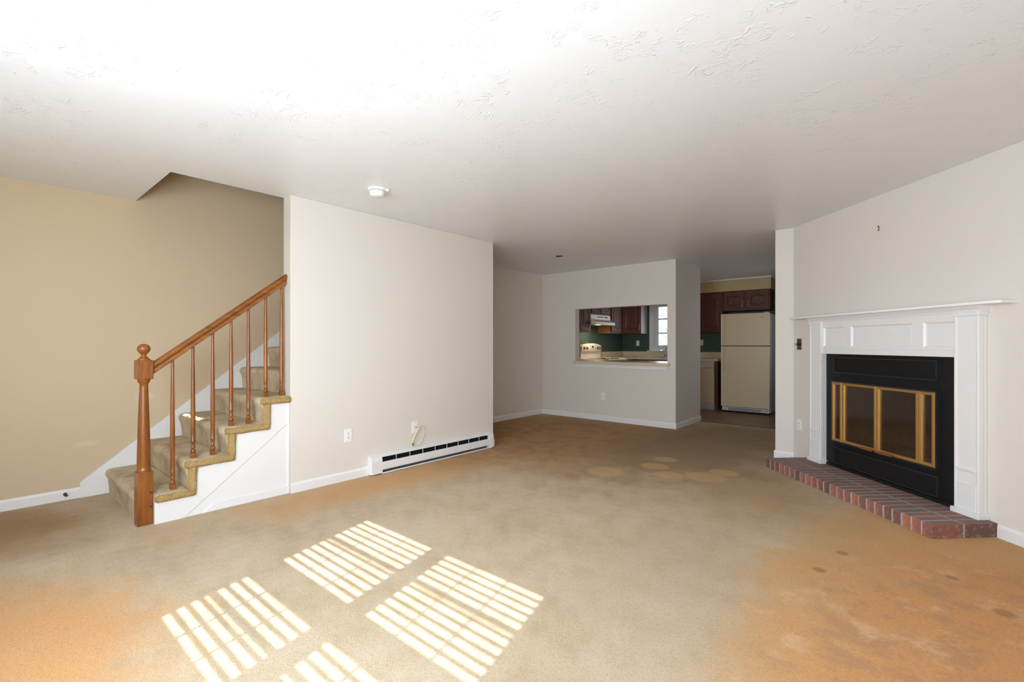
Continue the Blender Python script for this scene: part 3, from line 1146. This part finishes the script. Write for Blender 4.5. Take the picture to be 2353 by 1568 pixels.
# ------------------------------------------------------------------ fireplace (local frame: x along the wall, -y into the room)
hb = thing('brick_hearth', 'raised red brick hearth in front of the fireplace', 'hearth', DA, -DT)
HS0, HS1, HO, HZ = 0.222, 1.982, 0.44, 0.088
bm = nb()
box(bm, HS0 + 0.004, HS1 - 0.004, -HO + 0.0035, -0.002, 0.0, HZ - 0.0025)
obj('mortar_bed', bm, 'mortar', hb)
NBR = 24
pitch = (HS1 - HS0) / NBR
for row in range(2):
    ya, yb = (-HO, -HO + 0.210) if row == 0 else (-HO + 0.222, -0.004)
    for k in range(NBR):
        bm = nb()
        g = 0.0068
        xa = HS0 + k * pitch + (0 if k == 0 else g)
        xb = HS0 + (k + 1) * pitch - (0 if k == NBR - 1 else g)
        w2, l2 = (xb - xa) / 2, (yb - ya) / 2
        box(bm, -w2, w2, -l2, l2, 0.0, HZ + rnd.uniform(-0.0012, 0.0012), 0.0035, 2)
        b = obj('brick', bm, 'brick', hb)
        b.location = ((xa + xb) / 2, (ya + yb) / 2 + rnd.uniform(-0.0015, 0.0015), 0)
        b.rotation_euler = (0, 0, rnd.uniform(-0.012, 0.012))

mt = thing('fireplace_mantel', 'white panelled fireplace mantel with a thin shelf', 'mantel', DA, -DT)
PL, PR = (0.335, 0.482), (1.765, 1.918)
PZ0, PZ1 = HZ + 0.036, 1.428
for i, (a, b) in enumerate((PL, PR)):
    bm = nb()
    box(bm, a, b, -0.060, -0.001, PZ0, PZ1, 0.002, 1)
    p = obj('pilaster', bm, 'mantel', mt)
    # outer back band and bead of the pilaster
    bm = nb()
    for (s0, s1, o) in ((a - 0.004, a + 0.012, 0.066), (b - 0.012, b + 0.004, 0.066)):
        box(bm, s0, s1, -o, -0.03, PZ0, PZ1, 0.004, 2)
    obj('edge_bead', bm, 'mantel', p)
    bm = nb()
    box(bm, a + 0.012, b - 0.012, -0.066, -0.055, PZ0, 0.305, 0.003, 1)
    obj('base_block', bm, 'mantel', p)
    bm = nb()
    box(bm, a + 0.012, b - 0.012, -0.072, -0.055, 0.384, 0.398, 0.004, 2)
    obj('base_cap', bm, 'mantel', p)
    bm = nb()
    box(bm, a - 0.016, b + 0.016, -0.082, -0.001, HZ + 0.002, PZ0, 0.002, 1)
    obj('plinth', bm, 'mantel', mt)
    bm = nb()
    box(bm, a - 0.010, b + 0.010, -0.072, -0.001, PZ1 - 0.024, PZ1 + 0.004, 0.004, 2)
    obj('capital', bm, 'mantel', p)
FZ0, FZ1 = 1.130, 1.428
bm = nb()
panels = [(0.500, 0.745), (0.835, 1.430), (1.520, 1.752)]
holed(bm, 'y', -0.050, -0.001, FZ0, FZ1, PL[1], PR[0], [(a, b, 1.195, 1.375) for a, b in panels])
obj('frieze_board', bm, 'mantel', mt)
for a, b in panels:
    bm = nb()
    z0, z1 = 1.195, 1.375
    # moulded sunk panel: sloped border then a flat field
    o = [(a, z0), (b, z0), (b, z1), (a, z1)]
    r = [[bm.verts.new((x + dx * m, y, z + dz * m)) for (x, z), (dx, dz) in zip(o, ((1, 1), (-1, 1), (-1, -1), (1, -1)))]
         for m, y in ((0, -0.049), (0.004, -0.046), (0.012, -0.036), (0.016, -0.036), (0.020, -0.038))]
    for p, q in zip(r, r[1:]):
        for k in range(4):
            bm.faces.new((p[k], p[(k + 1) % 4], q[(k + 1) % 4], q[k]))
    bm.faces.new(r[-1])
    obj('frieze_panel', bm, 'mantel', mt)
bm = nb()
box(bm, PL[1], PR[0], -0.0535, -0.049, 1.176, 1.184, 0.0015, 1)
obj('lower_bead', bm, 'mantel', mt)
bm = nb()
prism(bm, [(0, 1.4265), (-0.060, 1.4265), (-0.066, 1.442), (-0.078, 1.456), (-0.086, 1.469), (0, 1.469)], 'x', 0.318, 1.935)
obj('bed_moulding', bm, 'mantel', mt)
bm = nb()
prism(bm, [(0.105, -0.001), (0.105, -0.115), (0.120, -0.130), (2.065, -0.130), (2.092, -0.108), (2.095, -0.001)], 'z', 1.469, 1.488, 0.004, 2)
obj('shelf', bm, 'mantel', mt, 40)

fi = thing('fireplace_insert', 'black metal fireplace insert with four brass-framed glass doors', 'fireplace', DA, -DT)
bm = nb()
holed(bm, 'y', -0.006, -0.0015, HZ + 0.003, FZ0 - 0.001, PL[1] + 0.001, PR[0] - 0.001, [(0.60, 1.60, 0.335, 0.875)])
obj('face_plate', bm, 'black', fi)


def vent(z0, z1, x0, x1, y1, nm):
    bm = nb()
    frame_ring(bm, x0, x1, z0, z1, 0.010, -y1, -0.005)
    v = obj(nm, bm, 'black_edge', fi)
    bm = nb()
    box(bm, x0 + 0.010, x1 - 0.010, -y1 + 0.010, -0.006, z0 + 0.010, z1 - 0.010)
    obj('mesh_screen', bm, 'screen', v)
    return v


vent(0.957, 1.103, 0.600, 1.605, 0.030, 'upper_vent')
vent(0.130, 0.280, 0.605, 1.615, 0.034, 'lower_vent')
bm = nb()
box(bm, 0.50, 1.75, -0.022, -0.006, HZ + 0.003, HZ + 0.030, 0.003, 1)
obj('bottom_rail', bm, 'black', fi)
bm = nb()
frame_ring(bm, 0.590, 1.612, 0.325, 0.886, 0.012, -0.040, -0.005)
obj('door_frame', bm, 'black_edge', fi)
doors = [(0.6025, 0.721), (0.7275, 1.094), (1.1005, 1.4725), (1.479, 1.5995)]
for i, (a, b) in enumerate(doors):
    z0, z1 = 0.338, 0.874
    fw = 0.024
    bm = nb()
    o = [(a, z0), (b, z0), (b, z1), (a, z1)]
    dd = ((1, 1), (-1, 1), (-1, -1), (1, -1))
    rings = [[bm.verts.new((x + dx * m, y, z + dz * m)) for (x, z), (dx, dz) in zip(o, dd)]
             for m, y in ((0, -0.022), (0, -0.040), (0.003, -0.046), (fw - 0.004, -0.044), (fw, -0.036), (fw, -0.022))]
    for p, q in zip(rings, rings[1:] + rings[:1]):
        for k in range(4):
            bm.faces.new((p[k], p[(k + 1) % 4], q[(k + 1) % 4], q[k]))
    d = obj('glass_door', bm, 'brass', fi)
    bm = nb()
    box(bm, a + fw - 0.002, b - fw + 0.002, -0.034, -0.030, z0 + fw - 0.002, z1 - fw + 0.002)
    obj('pane', bm, 'fire_glass', d)
    if i in (1, 2):
        bm = nb()
        hx0, hx1 = (0.965, 1.085) if i == 1 else (1.125, 1.270)
        box(bm, hx0, hx1, -0.074, -0.058, 0.338, 0.354, 0.003, 2)
        for hh in (hx0 + 0.02, hx1 - 0.02):
            box(bm, hh - 0.005, hh + 0.005, -0.06, -0.044, 0.342, 0.350)
        obj('handle', bm, 'rail', d)
# firebox: sloped sides lined with firebrick
bm = nb()
f = [(0.56, 0.0), (1.66, 0.0), (1.46, 0.42), (0.76, 0.42)]
for z0, z1 in ((0.30, 0.95),):
    lo = [bm.verts.new((x, y, z0)) for x, y in f]
    hi = [bm.verts.new((x, y, z1)) for x, y in f]
    bm.faces.new(lo)
    bm.faces.new(hi)
    for i in (1, 2, 3):
        j = (i + 1) % 4
        bm.faces.new((lo[i], lo[j], hi[j], hi[i]))
fb = obj('firebox', bm, 'firebrick', fi)
bm = nb()
for r in range(6):
    z = 0.305 + r * 0.095
    for k in range(-1, 5):
        x0 = 0.765 + k * 0.175 + (0.0875 if r % 2 else 0)
        x1 = x0 + 0.170
        x0, x1 = max(x0, 0.77), min(x1, 1.45)
        if x1 - x0 > 0.02:
            box(bm, x0, x1, 0.408, 0.419, z, z + 0.090, 0.002, 1)
o = obj('firebrick_lining', bm, 'firebrick', fb)
bm = nb()
for k in range(7):
    x = 0.82 + k * 0.09
    tube(bm, [(x, 0.10, 0.42), (x, 0.10, 0.36), (x, 0.33, 0.36), (x, 0.33, 0.43)], 0.007, 6)
tube(bm, [(0.80, 0.16, 0.352), (1.38, 0.16, 0.352)], 0.007, 6)
tube(bm, [(0.80, 0.28, 0.352), (1.38, 0.28, 0.352)], 0.007, 6)
for x in (0.84, 1.34):
    for y in (0.16, 0.28):
        tube(bm, [(x, y, 0.302), (x, y, 0.352)], 0.007, 6)
obj('log_grate', bm, 'black', fb)

ph = DA + de * 1.076
t = thing('picture_hook', 'tiny dark picture hook high on the angled wall', 'hook', (ph.x, ph.y, 2.172), -DT)
bm = nb()
tube(bm, [(0, 0.0, 0.012), (0, -0.012, 0.015)], 0.0045, 8)
tube(bm, smooth_path([(0, -0.003, 0.012), (0.002, -0.003, -0.014), (0.004, -0.008, -0.022), (0.004, -0.014, -0.016)], 4), 0.0032, 6)
obj('hook_body', bm, 'bronze', t)

# ------------------------------------------------------------------ kitchen cabinetry


def contour(w, h, m, top, bot, K=10):
    """inner contour of a raised panel with arched top / bottom; same point count for every m"""
    def arch(t):
        a = max(0.0, 1 - abs(2 * t - 1) / 0.72)
        return 0.5 - 0.5 * math.cos(math.pi * a)
    P = []
    for k in range(K):
        t = k / K
        P.append((m + (w - 2 * m) * t, m - bot * arch(t) + bot))
    for k in range(K):
        t = k / K
        P.append((w - m, (m + bot) + (h - 2 * m - top - bot) * t))
    for k in range(K):
        t = k / K
        P.append((w - m - (w - 2 * m) * t, h - m - top + top * arch(1 - t)))
    for k in range(K):
        t = k / K
        P.append((m, (h - m - top) - (h - 2 * m - top - bot) * t))
    return P


def rect_contour(w, h, K=10):
    P = []
    for k in range(K):
        P.append((w * k / K, 0))
    for k in range(K):
        P.append((w, h * k / K))
    for k in range(K):
        P.append((w - w * k / K, h))
    for k in range(K):
        P.append((0, h - h * k / K))
    return P


def rings_mesh(bm, rings, cap0=False, cap1=False):
    R = [[bm.verts.new((x, y, z)) for x, z in pts] for pts, y in rings]
    for a, b in zip(R, R[1:]):
        n = len(a)
        for k in range(n):
            bm.faces.new((a[k], a[(k + 1) % n], b[(k + 1) % n], b[k]))
    if cap0:
        bm.faces.new(R[0])
    if cap1:
        bm.faces.new(list(reversed(R[-1])))


def cab_door(parent, x, z, w, h, top=0.035, bot=0.0, handle=None, name='door', frame=0.055):
    """raised-panel door, its back face on y=0 of the parent, front towards -y"""
    T = 0.020
    o = rect_contour(w, h)
    bm = nb()
    rings_mesh(bm, [(o, 0.0), (o, -T + 0.004), (contour(w, h, 0.004, 0, 0), -T), (contour(w, h, frame, top, bot), -T),
                    (contour(w, h, frame + 0.003, top, bot), -T + 0.008), (contour(w, h, frame + 0.014, top, bot), -T + 0.008)], cap0=True)
    d = obj(name, bm, 'oak', parent)
    d.location = (x, 0, z)
    bm = nb()
    rings_mesh(bm, [(contour(w, h, frame + 0.014, top, bot), -T + 0.008), (contour(w, h, frame + 0.034, top, bot), -T + 0.0005)], cap1=True)
    obj('raised_panel', bm, 'oak_panel', d)
    if handle:
        hx_, hz = handle
        bm = nb()
        tube(bm, smooth_path([(hx_, -T, hz - 0.045), (hx_, -T - 0.022, hz - 0.036), (hx_, -T - 0.027, hz), (hx_, -T - 0.022, hz + 0.036), (hx_, -T, hz + 0.045)], 5), 0.0045, 8)
        for s in (-1, 1):
            lathe(bm, [(0.010, -T), (0.010, -T - 0.003), (0.004, -T - 0.006)], hx_, hz + s * 0.045, 10, axis='y')
        obj('handle', bm, 'brass', d, 50)
    return d


def wall_cab(label, loc, rotz, w, h, d, doors, body='oak', **kw):
    t = thing('wall_cabinet', label, 'cabinet', loc, rotz)
    bm = nb()
    box(bm, 0, w, 0, d, 0, h, 0.0015, 1)
    obj('carcass', bm, body, t)
    for (x, z, dw, dh, hd) in doors:
        cab_door(t, x, z, dw, dh, handle=hd, **kw)
    return t


CZ0, CZ1 = 1.45, 2.213
CH = CZ1 - CZ0
# cabinet to the left of the refrigerator
wall_cab('tall dark oak wall cabinet left of the refrigerator', (-3.45, 9.40, CZ0), 0, 0.605, CH, 0.345,
         [(0.02, 0.03, 0.565, CH - 0.06, None)], top=0.05)
wall_cab('short two-door dark oak cabinet above the refrigerator', (-2.842, 9.40, 1.842), 0, 0.796, CZ1 - 1.842, 0.345,
         [(0.024, 0.022, 0.345, 0.325, (0.325, 0.10)), (0.425, 0.022, 0.350, 0.325, (0.022, 0.10))], top=0.022, bot=0.018, frame=0.05)
# left wall run (local x -> +Y, front -> +X)
XF = -4.83
CD = abs(XK - XF) - 0.002
wall_cab('near dark oak wall cabinet left of the range hood', (XF, 7.20, CZ0), R90, 0.700, CH, CD, [(0.02, 0.03, 0.325, CH - 0.06, (0.30, 0.07)), (0.355, 0.03, 0.325, CH - 0.06, (0.028, 0.07))], top=0.04)
wall_cab('short two-door oak cabinet above the range hood', (XF, 7.905, 1.80), R90, 0.760, CZ1 - 1.80, CD, [(0.02, 0.025, 0.345, 0.36, (0.325, 0.06)), (0.395, 0.025, 0.345, 0.36, (0.02, 0.06))], top=0.02, bot=0.02)
wc = wall_cab('oak wall cabinet between range hood and corner cabinet', (XF, 8.67, CZ0), R90, 0.468, CH, CD, [(0.03, 0.03, 0.415, CH - 0.06, (0.03, 0.07))], top=0.03, bot=0.02)
bm = nb()
box(bm, 0.0005, 0.466, -0.0 + 0.003, CD - 0.002, -0.004, 0.0)
obj('bottom_trim', bm, 'oak_lit', wc)
bm = nb()
box(bm, -0.003, 0.0, 0.001, CD - 0.002, 0.0, 0.34)
obj('lit_side', bm, 'oak_lit', wc)  # exposed strip coloured as if lit by the hood lamp
# diagonal corner cabinet
cc = thing('corner_cabinet', 'diagonal dark oak corner cabinet beside the kitchen window', 'cabinet', (XF, 9.14, CZ0), math.radians(45))
bm = nb()
c45 = math.sqrt(0.5)


def cl(x, y):
    dx, dy = x - XF, y - 9.14
    return (dx * c45 + dy * c45, -dx * c45 + dy * c45)


prism(bm, [cl(XF, 9.14), cl(-4.53, 9.44), cl(-4.53, YK - 0.002), cl(XK + 0.002, YK - 0.002), cl(XK + 0.002, 9.14)], 'z', 0, CH)
obj('carcass', bm, 'oak', cc)
cab_door(cc, 0.018, 0.03, 0.388, CH - 0.06, top=0.04, handle=(0.360, 0.10))
bm = nb()
prism(bm, [cl(-4.529, 9.455), cl(-4.526, 9.455), cl(-4.526, YK - 0.002), cl(-4.529, YK - 0.002)], 'z', 0.0, CH - 0.02)
obj('lit_side', bm, 'almond_side', cc, label='dark oak cabinet side coloured pale for the window light')

# range hood
rh = thing('range_hood', 'almond range hood under the short cabinet', 'range hood', (XF, 7.908, 1.60), R90)
HWd = 0.754
bm = nb()
# profile in (y, z): y = into wall
prism(bm, [(0.285, 0.0), (-0.115, 0.0), (-0.115, 0.052), (-0.006, 0.108), (-0.006, 0.198), (0.285, 0.198)], 'x', 0.0, HWd, 0.003, 1)
obj('hood_shell', bm, 'biscuit', rh)
for k, (x0, x1) in enumerate(((0.26, 0.32), (0.36, 0.41), (0.43, 0.48), (0.52, 0.64))):
    bm = nb()
    box(bm, x0, x1, -0.009, -0.005, 0.145, 0.172, 0.001, 1)
    obj('control_switch' if k != 3 else 'control_panel', bm, 'rubber', rh)
bm = nb()
box(bm, 0.04, HWd - 0.04, -0.08, 0.25, -0.004, 0.0005)
obj('filter_grille', bm, 'filter', rh)
bm = nb()
box(bm, 0.10, 0.24, -0.09, -0.02, -0.006, -0.003, 0.002, 1)
lens = NT('hood_lamp_lens')
lens.b.inputs['Emission Color'].default_value = (1.0, 0.86, 0.6, 1)
lens.b.inputs['Emission Strength'].default_value = 2.0
lens.set((0.9, 0.88, 0.8, 1), 0.4)
obj('lamp_lens', bm, lens.m, rh)
area('hood_lamp', (XF + 0.02, 8.15, 1.585), (0, 0, -1), 0.10, 0.10, 4.5, (1.0, 0.86, 0.62))

# range
rg = thing('kitchen_range', 'white electric range with coil burners seen through the pass-through', 'range', (-4.46, 7.912, 0), R90)
RW, RD = 0.752, 0.64
bm = nb()
box(bm, 0, RW, 0.0, RD, 0.06, 0.905, 0.004, 1)
box(bm, 0.02, RW - 0.02, 0.04, RD, 0.0, 0.062)
obj('range_body', bm, 'enamel', rg)
bm = nb()
box(bm, 0.0, RW, -0.015, RD, 0.905, 0.930, 0.005, 2)
obj('cooktop', bm, 'biscuit', rg)
bm = nb()
box(bm, 0.015, RW - 0.015, -0.022, 0.0, 0.28, 0.86, 0.006, 2)
od = obj('oven_door', bm, 'enamel', rg)
bm = nb()
box(bm, 0.12, RW - 0.12, -0.026, -0.020, 0.42, 0.70, 0.003, 1)
obj('oven_window', bm, 'black', od)
bm = nb()
tube(bm, [(0.08, -0.022, 0.80), (0.08, -0.055, 0.80), (RW - 0.08, -0.055, 0.80), (RW - 0.08, -0.022, 0.80)], 0.009, 8)
obj('handle', bm, 'enamel', od)
bm = nb()
box(bm, 0.015, RW - 0.015, -0.022, 0.0, 0.07, 0.265, 0.006, 2)
obj('storage_drawer', bm, 'enamel', rg)
for (bx, by, br) in ((0.20, 0.17, 0.075), (0.55, 0.17, 0.095), (0.20, 0.44, 0.095), (0.55, 0.44, 0.075)):
    bm = nb()
    lathe(bm, [(br + 0.018, 0.930), (br + 0.016, 0.934), (br + 0.004, 0.9315), (0.01, 0.9305)], bx, by, 24)
    bu = obj('drip_pan', bm, 'chrome', rg, 40)
    bm = nb()
    pts = []
    turns = 4
    for k in range(turns * 16 + 1):
        a = 2 * math.pi * k / 16
        r = 0.018 + (br - 0.018) * k / (turns * 16)
        pts.append((bx + r * math.cos(a), by + r * math.sin(a), 0.939))
    tube(bm, pts, 0.0055, 6)
    obj('burner_coil', bm, 'coil', bu, 60)
bm = nb()
box(bm, 0.0, RW, 0.590, RD, 0.929, 1.085, 0.004, 1)
obj('back_riser', bm, 'biscuit', rg)
bm = nb()
pl = [(0.0, 1.080), (RW, 1.080), (RW, 1.155), (RW - 0.012, 1.185), (RW - 0.05, 1.207)]
for k in range(1, 12):
    x = RW - 0.05 - (RW - 0.10) * k / 12
    pl.append((x, 1.207 + 0.032 * math.sin(math.pi * k / 12)))
pl += [(0.05, 1.207), (0.012, 1.185), (0.0, 1.155)]
prism(bm, pl, 'y', 0.565, RD, 0.006, 2)
bg = obj('control_console', bm, 'biscuit', rg, 40)
for kx in (0.075, 0.185, 0.58, 0.675):
    bm = nb()
    lathe(bm, [(0.030, 0.566), (0.030, 0.561), (0.022, 0.558), (0.020, 0.545), (0.016, 0.543)], kx, 1.145, 18, axis='y')
    box(bm, kx - 0.006, kx + 0.006, 0.534, 0.545, 1.120, 1.170, 0.002, 1)
    obj('control_knob', bm, 'knob', bg, 40)
bm = nb()
box(bm, 0.36, 0.435, 0.560, 0.5665, 1.150, 1.185, 0.001, 1)
obj('clock_display', bm, 'black', bg)
bm = nb()
frame_ring(bm, 0.30, 0.495, 1.125, 1.200, 0.003, 0.5625, 0.5665)
obj('display_border', bm, 'knob', bg)

# ------------------------------------------------------------------ countertops and base units
CT0, CT1 = 0.910, 0.948
ct = thing('kitchen_countertop', 'beige laminate countertop along the window wall with backsplash', 'countertop', (-4.0, 9.42, CT0))
SX0, SX1, SY0, SY1 = -4.40, -3.70, 9.20, 9.63
bm = nb()
xs = [(XK + 0.002, SX0, 9.09, YK - 0.002), (SX1, -2.845, 9.09, YK - 0.002), (SX0, SX1, 9.09, SY0), (SX0, SX1, SY1, YK - 0.002), (XK + 0.002, -4.465, 8.668, 9.09)]
for x0, x1, y0, y1 in xs:
    box(bm, x0, x1, y0, y1, CT0, CT1)
obj('worktop', bm, 'laminate', ct, world=True)
bm = nb()
box(bm, XK + 0.020, -2.845, YK - 0.020, YK - 0.002, CT1, 1.064, 0.003, 1)
box(bm, XK + 0.002, XK + 0.020, 8.668, YK - 0.02, CT1, 1.064, 0.003, 1)
obj('backsplash', bm, 'laminate', ct, world=True)

pt = thing('pass_through_counter', 'beige laminate counter running through the pass-through opening', 'countertop', (-3.6, 6.66, 0.90))
bm = nb()
prism(bm, [(-4.405, 6.645), (-4.392, 6.636), (-2.768, 6.636), (-2.755, 6.645), (-2.755, YP - 0.001), (-2.798, YP - 0.001), (-2.798, 7.46), (-4.46, 7.46), (-4.46, 7.905), (XK + 0.002, 7.905), (XK + 0.002, 6.812), (-4.379, 6.812), (-4.379, YP - 0.001), (-4.405, YP - 0.001)], 'z', 0.903, 0.945, 0.004, 2)
obj('worktop', bm, 'laminate', pt, world=True)
bm = nb()
box(bm, -4.376, -2.80, YP - 0.016, YP - 0.001, 0.842, 0.902, 0.003, 1)
obj('apron', bm, 'trim', pt, world=True)


def base_cab(label, loc, rotz, w, d, nd, sink=False):
    t = thing('base_cabinet', label, 'cabinet', loc, rotz)
    bm = nb()
    box(bm, 0, w, 0, d, 0.10, 0.76 if sink else 0.902)
    if sink:
        box(bm, 0, w, 0, 0.02, 0.76, CT0 - 0.001)
    box(bm, 0, w, 0.06, d, 0.0, 0.101)
    obj('carcass', bm, 'oak', t)
    dw = (w - 0.02 * (nd + 1)) / nd
    for k in range(nd):
        cab_door(t, 0.02 + k * (dw + 0.02), 0.13, dw, 0.54, handle=((dw - 0.03) if k % 2 == 0 else 0.03, 0.46))
        bm = nb()
        box(bm, 0, dw, -0.02, 0, 0, 0.15, 0.004, 1)
        dr = obj('drawer', bm, 'oak_panel', t)
        dr.location = (0.02 + k * (dw + 0.02), 0, 0.71)
    return t


base_cab('dark oak sink base cabinet under the kitchen window', (-4.47, 9.115, 0), 0, 0.945, 0.63, 2, True)
t = base_cab('dark oak base cabinet at the back of the peninsula counter', (-2.81, 7.42, 0), math.pi, 1.64, 0.605, 3)

# refrigerator end panel and dishwasher
bm = nb()
box(bm, -2.905, -2.848, 9.105, YK - 0.002, 0.0, CT0 - 0.001, 0.002, 1)
tag(obj('cabinet_end_panel', bm, 'oak'), 'dark narrow cabinet panel between dishwasher and refrigerator', 'panel')
dwsh = thing('dishwasher', 'almond dishwasher beside the dark end panel', 'dishwasher', (-3.52, 9.105, 0))
bm = nb()
box(bm, 0.003, 0.610, 0.0, 0.62, 0.03, CT0 - 0.002)
obj('tub_body', bm, 'almond_side', dwsh)
bm = nb()
box(bm, 0.004, 0.609, -0.025, 0.0, 0.122, 0.775, 0.005, 2)
obj('door', bm, 'almond', dwsh)
bm = nb()
box(bm, 0.004, 0.609, -0.030, 0.0, 0.780, 0.880, 0.005, 2)
cp_ = obj('control_panel', bm, 'almond', dwsh)
bm = nb()
box(bm, 0.20, 0.43, -0.040, -0.028, 0.785, 0.805, 0.003, 2)
obj('latch_handle', bm, 'enamel', cp_)
bm = nb()
box(bm, 0.004, 0.609, -0.012, 0.0, 0.070, 0.116, 0.003, 1)
obj('access_panel', bm, 'almond_side', dwsh)
bm = nb()
box(bm, 0.004, 0.609, 0.010, 0.02, 0.002, 0.064)
obj('toe_kick', bm, 'almond_side', dwsh)

# sink and faucet
sk = thing('kitchen_sink', 'stainless steel sink set into the window counter', 'sink', (-4.05, 9.415, CT1))
bm = nb()
for x0, x1, y0, y1 in ((SX0 - 0.02, SX1 + 0.02, SY0 - 0.02, SY0 + 0.03), (SX0 - 0.02, SX1 + 0.02, SY1 - 0.06, SY1 + 0.02), (SX0 - 0.02, SX0 + 0.03, SY0, SY1), (SX1 - 0.03, SX1 + 0.02, SY0, SY1)):
    box(bm, x0, x1, y0, y1, CT1 + 0.0005, CT1 + 0.006)
obj('rim', bm, 'steel', sk, world=True)
bm = nb()
x0, x1, y0, y1 = SX0 + 0.01, SX1 - 0.01, SY0 + 0.01, SY1 - 0.04
v = [bm.verts.new(p) for p in ((x0, y0, CT1), (x1, y0, CT1), (x1, y1, CT1), (x0, y1, CT1), (x0 + .03, y0 + .03, CT1 - .16), (x1 - .03, y0 + .03, CT1 - .16), (x1 - .03, y1 - .03, CT1 - .16), (x0 + .03, y1 - .03, CT1 - .16))]
for k in range(4):
    bm.faces.new((v[k], v[(k + 1) % 4], v[4 + (k + 1) % 4], v[4 + k]))
bm.faces.new(v[4:])
obj('basin', bm, 'steel', sk, world=True)
fc = thing('kitchen_faucet', 'chrome single-spout faucet on the sink under the window', 'faucet', (-4.06, 9.615, CT1 + 0.006))
bm = nb()
lathe(bm, [(0.028, 0.0), (0.028, 0.01), (0.020, 0.02), (0.018, 0.09), (0.020, 0.10), (0.012, 0.115)], n=18)
obj('body', bm, 'chrome', fc, 40)
bm = nb()
tube(bm, smooth_path([(0, 0, 0.06), (-0.01, -0.05, 0.115), (-0.02, -0.13, 0.135), (-0.03, -0.19, 0.120), (-0.03, -0.195, 0.095)], 5), 0.011, 10)
obj('spout', bm, 'chrome', fc, 60)
bm = nb()
tube(bm, smooth_path([(0, 0, 0.11), (0.02, -0.01, 0.16), (0.05, -0.02, 0.22), (0.05, -0.03, 0.27)], 5), 0.008, 8)
obj('lever', bm, 'chrome', fc, 60)

# ------------------------------------------------------------------ refrigerator
fr = thing('refrigerator', 'almond top-freezer refrigerator at the end of the kitchen passage', 'refrigerator', (-2.758, 9.0, 0))
FW = 0.795
bm = nb()
box(bm, 0.0, FW, 0.055, 0.735, 0.035, 1.750, 0.006, 2)
obj('cabinet_body', bm, 'almond_side', fr)


def fdoor(nm, z0, z1):
    bm = nb()
    prism(bm, [(0.0, 0.05), (0.0, 0.012), (0.012, 0.0), (FW - 0.012, 0.0), (FW, 0.012), (FW, 0.05)], 'z', z0, z1, 0.004, 2)
    return obj(nm, bm, 'almond', fr)


bm = nb()
box(bm, 0.004, FW - 0.004, 0.012, 0.056, 1.180, 1.200)
obj('door_gasket', bm, 'rubber', fr)
fz = fdoor('freezer_door', 1.197, 1.765)
fd = fdoor('fridge_door', 0.105, 1.183)
for par, za, zb in ((fz, 1.225, 1.755), (fd, 0.740, 1.165)):
    bm = nb()
    tube(bm, smooth_path([(0.052, 0.0, za), (0.052, -0.035, za + 0.03), (0.052, -0.038, (za + zb) / 2), (0.052, -0.035, zb - 0.03), (0.052, 0.0, zb)], 5), 0.011, 8)
    obj('handle', bm, 'almond', par, 60)
    bm = nb()
    box(bm, 0.0, 0.018, -0.002, 0.046, (1.197 if par is fz else 0.105) + 0.004, (1.765 if par is fz else 1.183) - 0.004, 0.001, 1)
    obj('edge_trim', bm, 'cream', par)
bm = nb()
frame_ring(bm, 0.645, 0.705, 1.680, 1.702, 0.003, -0.003, 0.001)
obj('name_badge', bm, 'bronze', fz)
bm = nb()
box(bm, 0.01, FW - 0.01, 0.012, 0.05, 0.032, 0.098, 0.003, 1)
bgr = obj('base_grille', bm, 'almond_side', fr)
bm = nb()
for zz in (0.048, 0.070):
    box(bm, 0.12, FW - 0.14, 0.009, 0.013, zz, zz + 0.010)
obj('grille_slot', bm, 'rubber', bgr)
bm = nb()
box(bm, FW - 0.09, FW - 0.02, 0.005, 0.06, 1.765, 1.778, 0.003, 1)
obj('hinge_cap', bm, 'almond_side', fr)
for x in (0.06, FW - 0.06):
    bm = nb()
    lathe(bm, [(0.02, 0.0), (0.02, 0.034)], x, 0.12, 12)
    obj('leveling_foot', bm, 'rubber', fr)
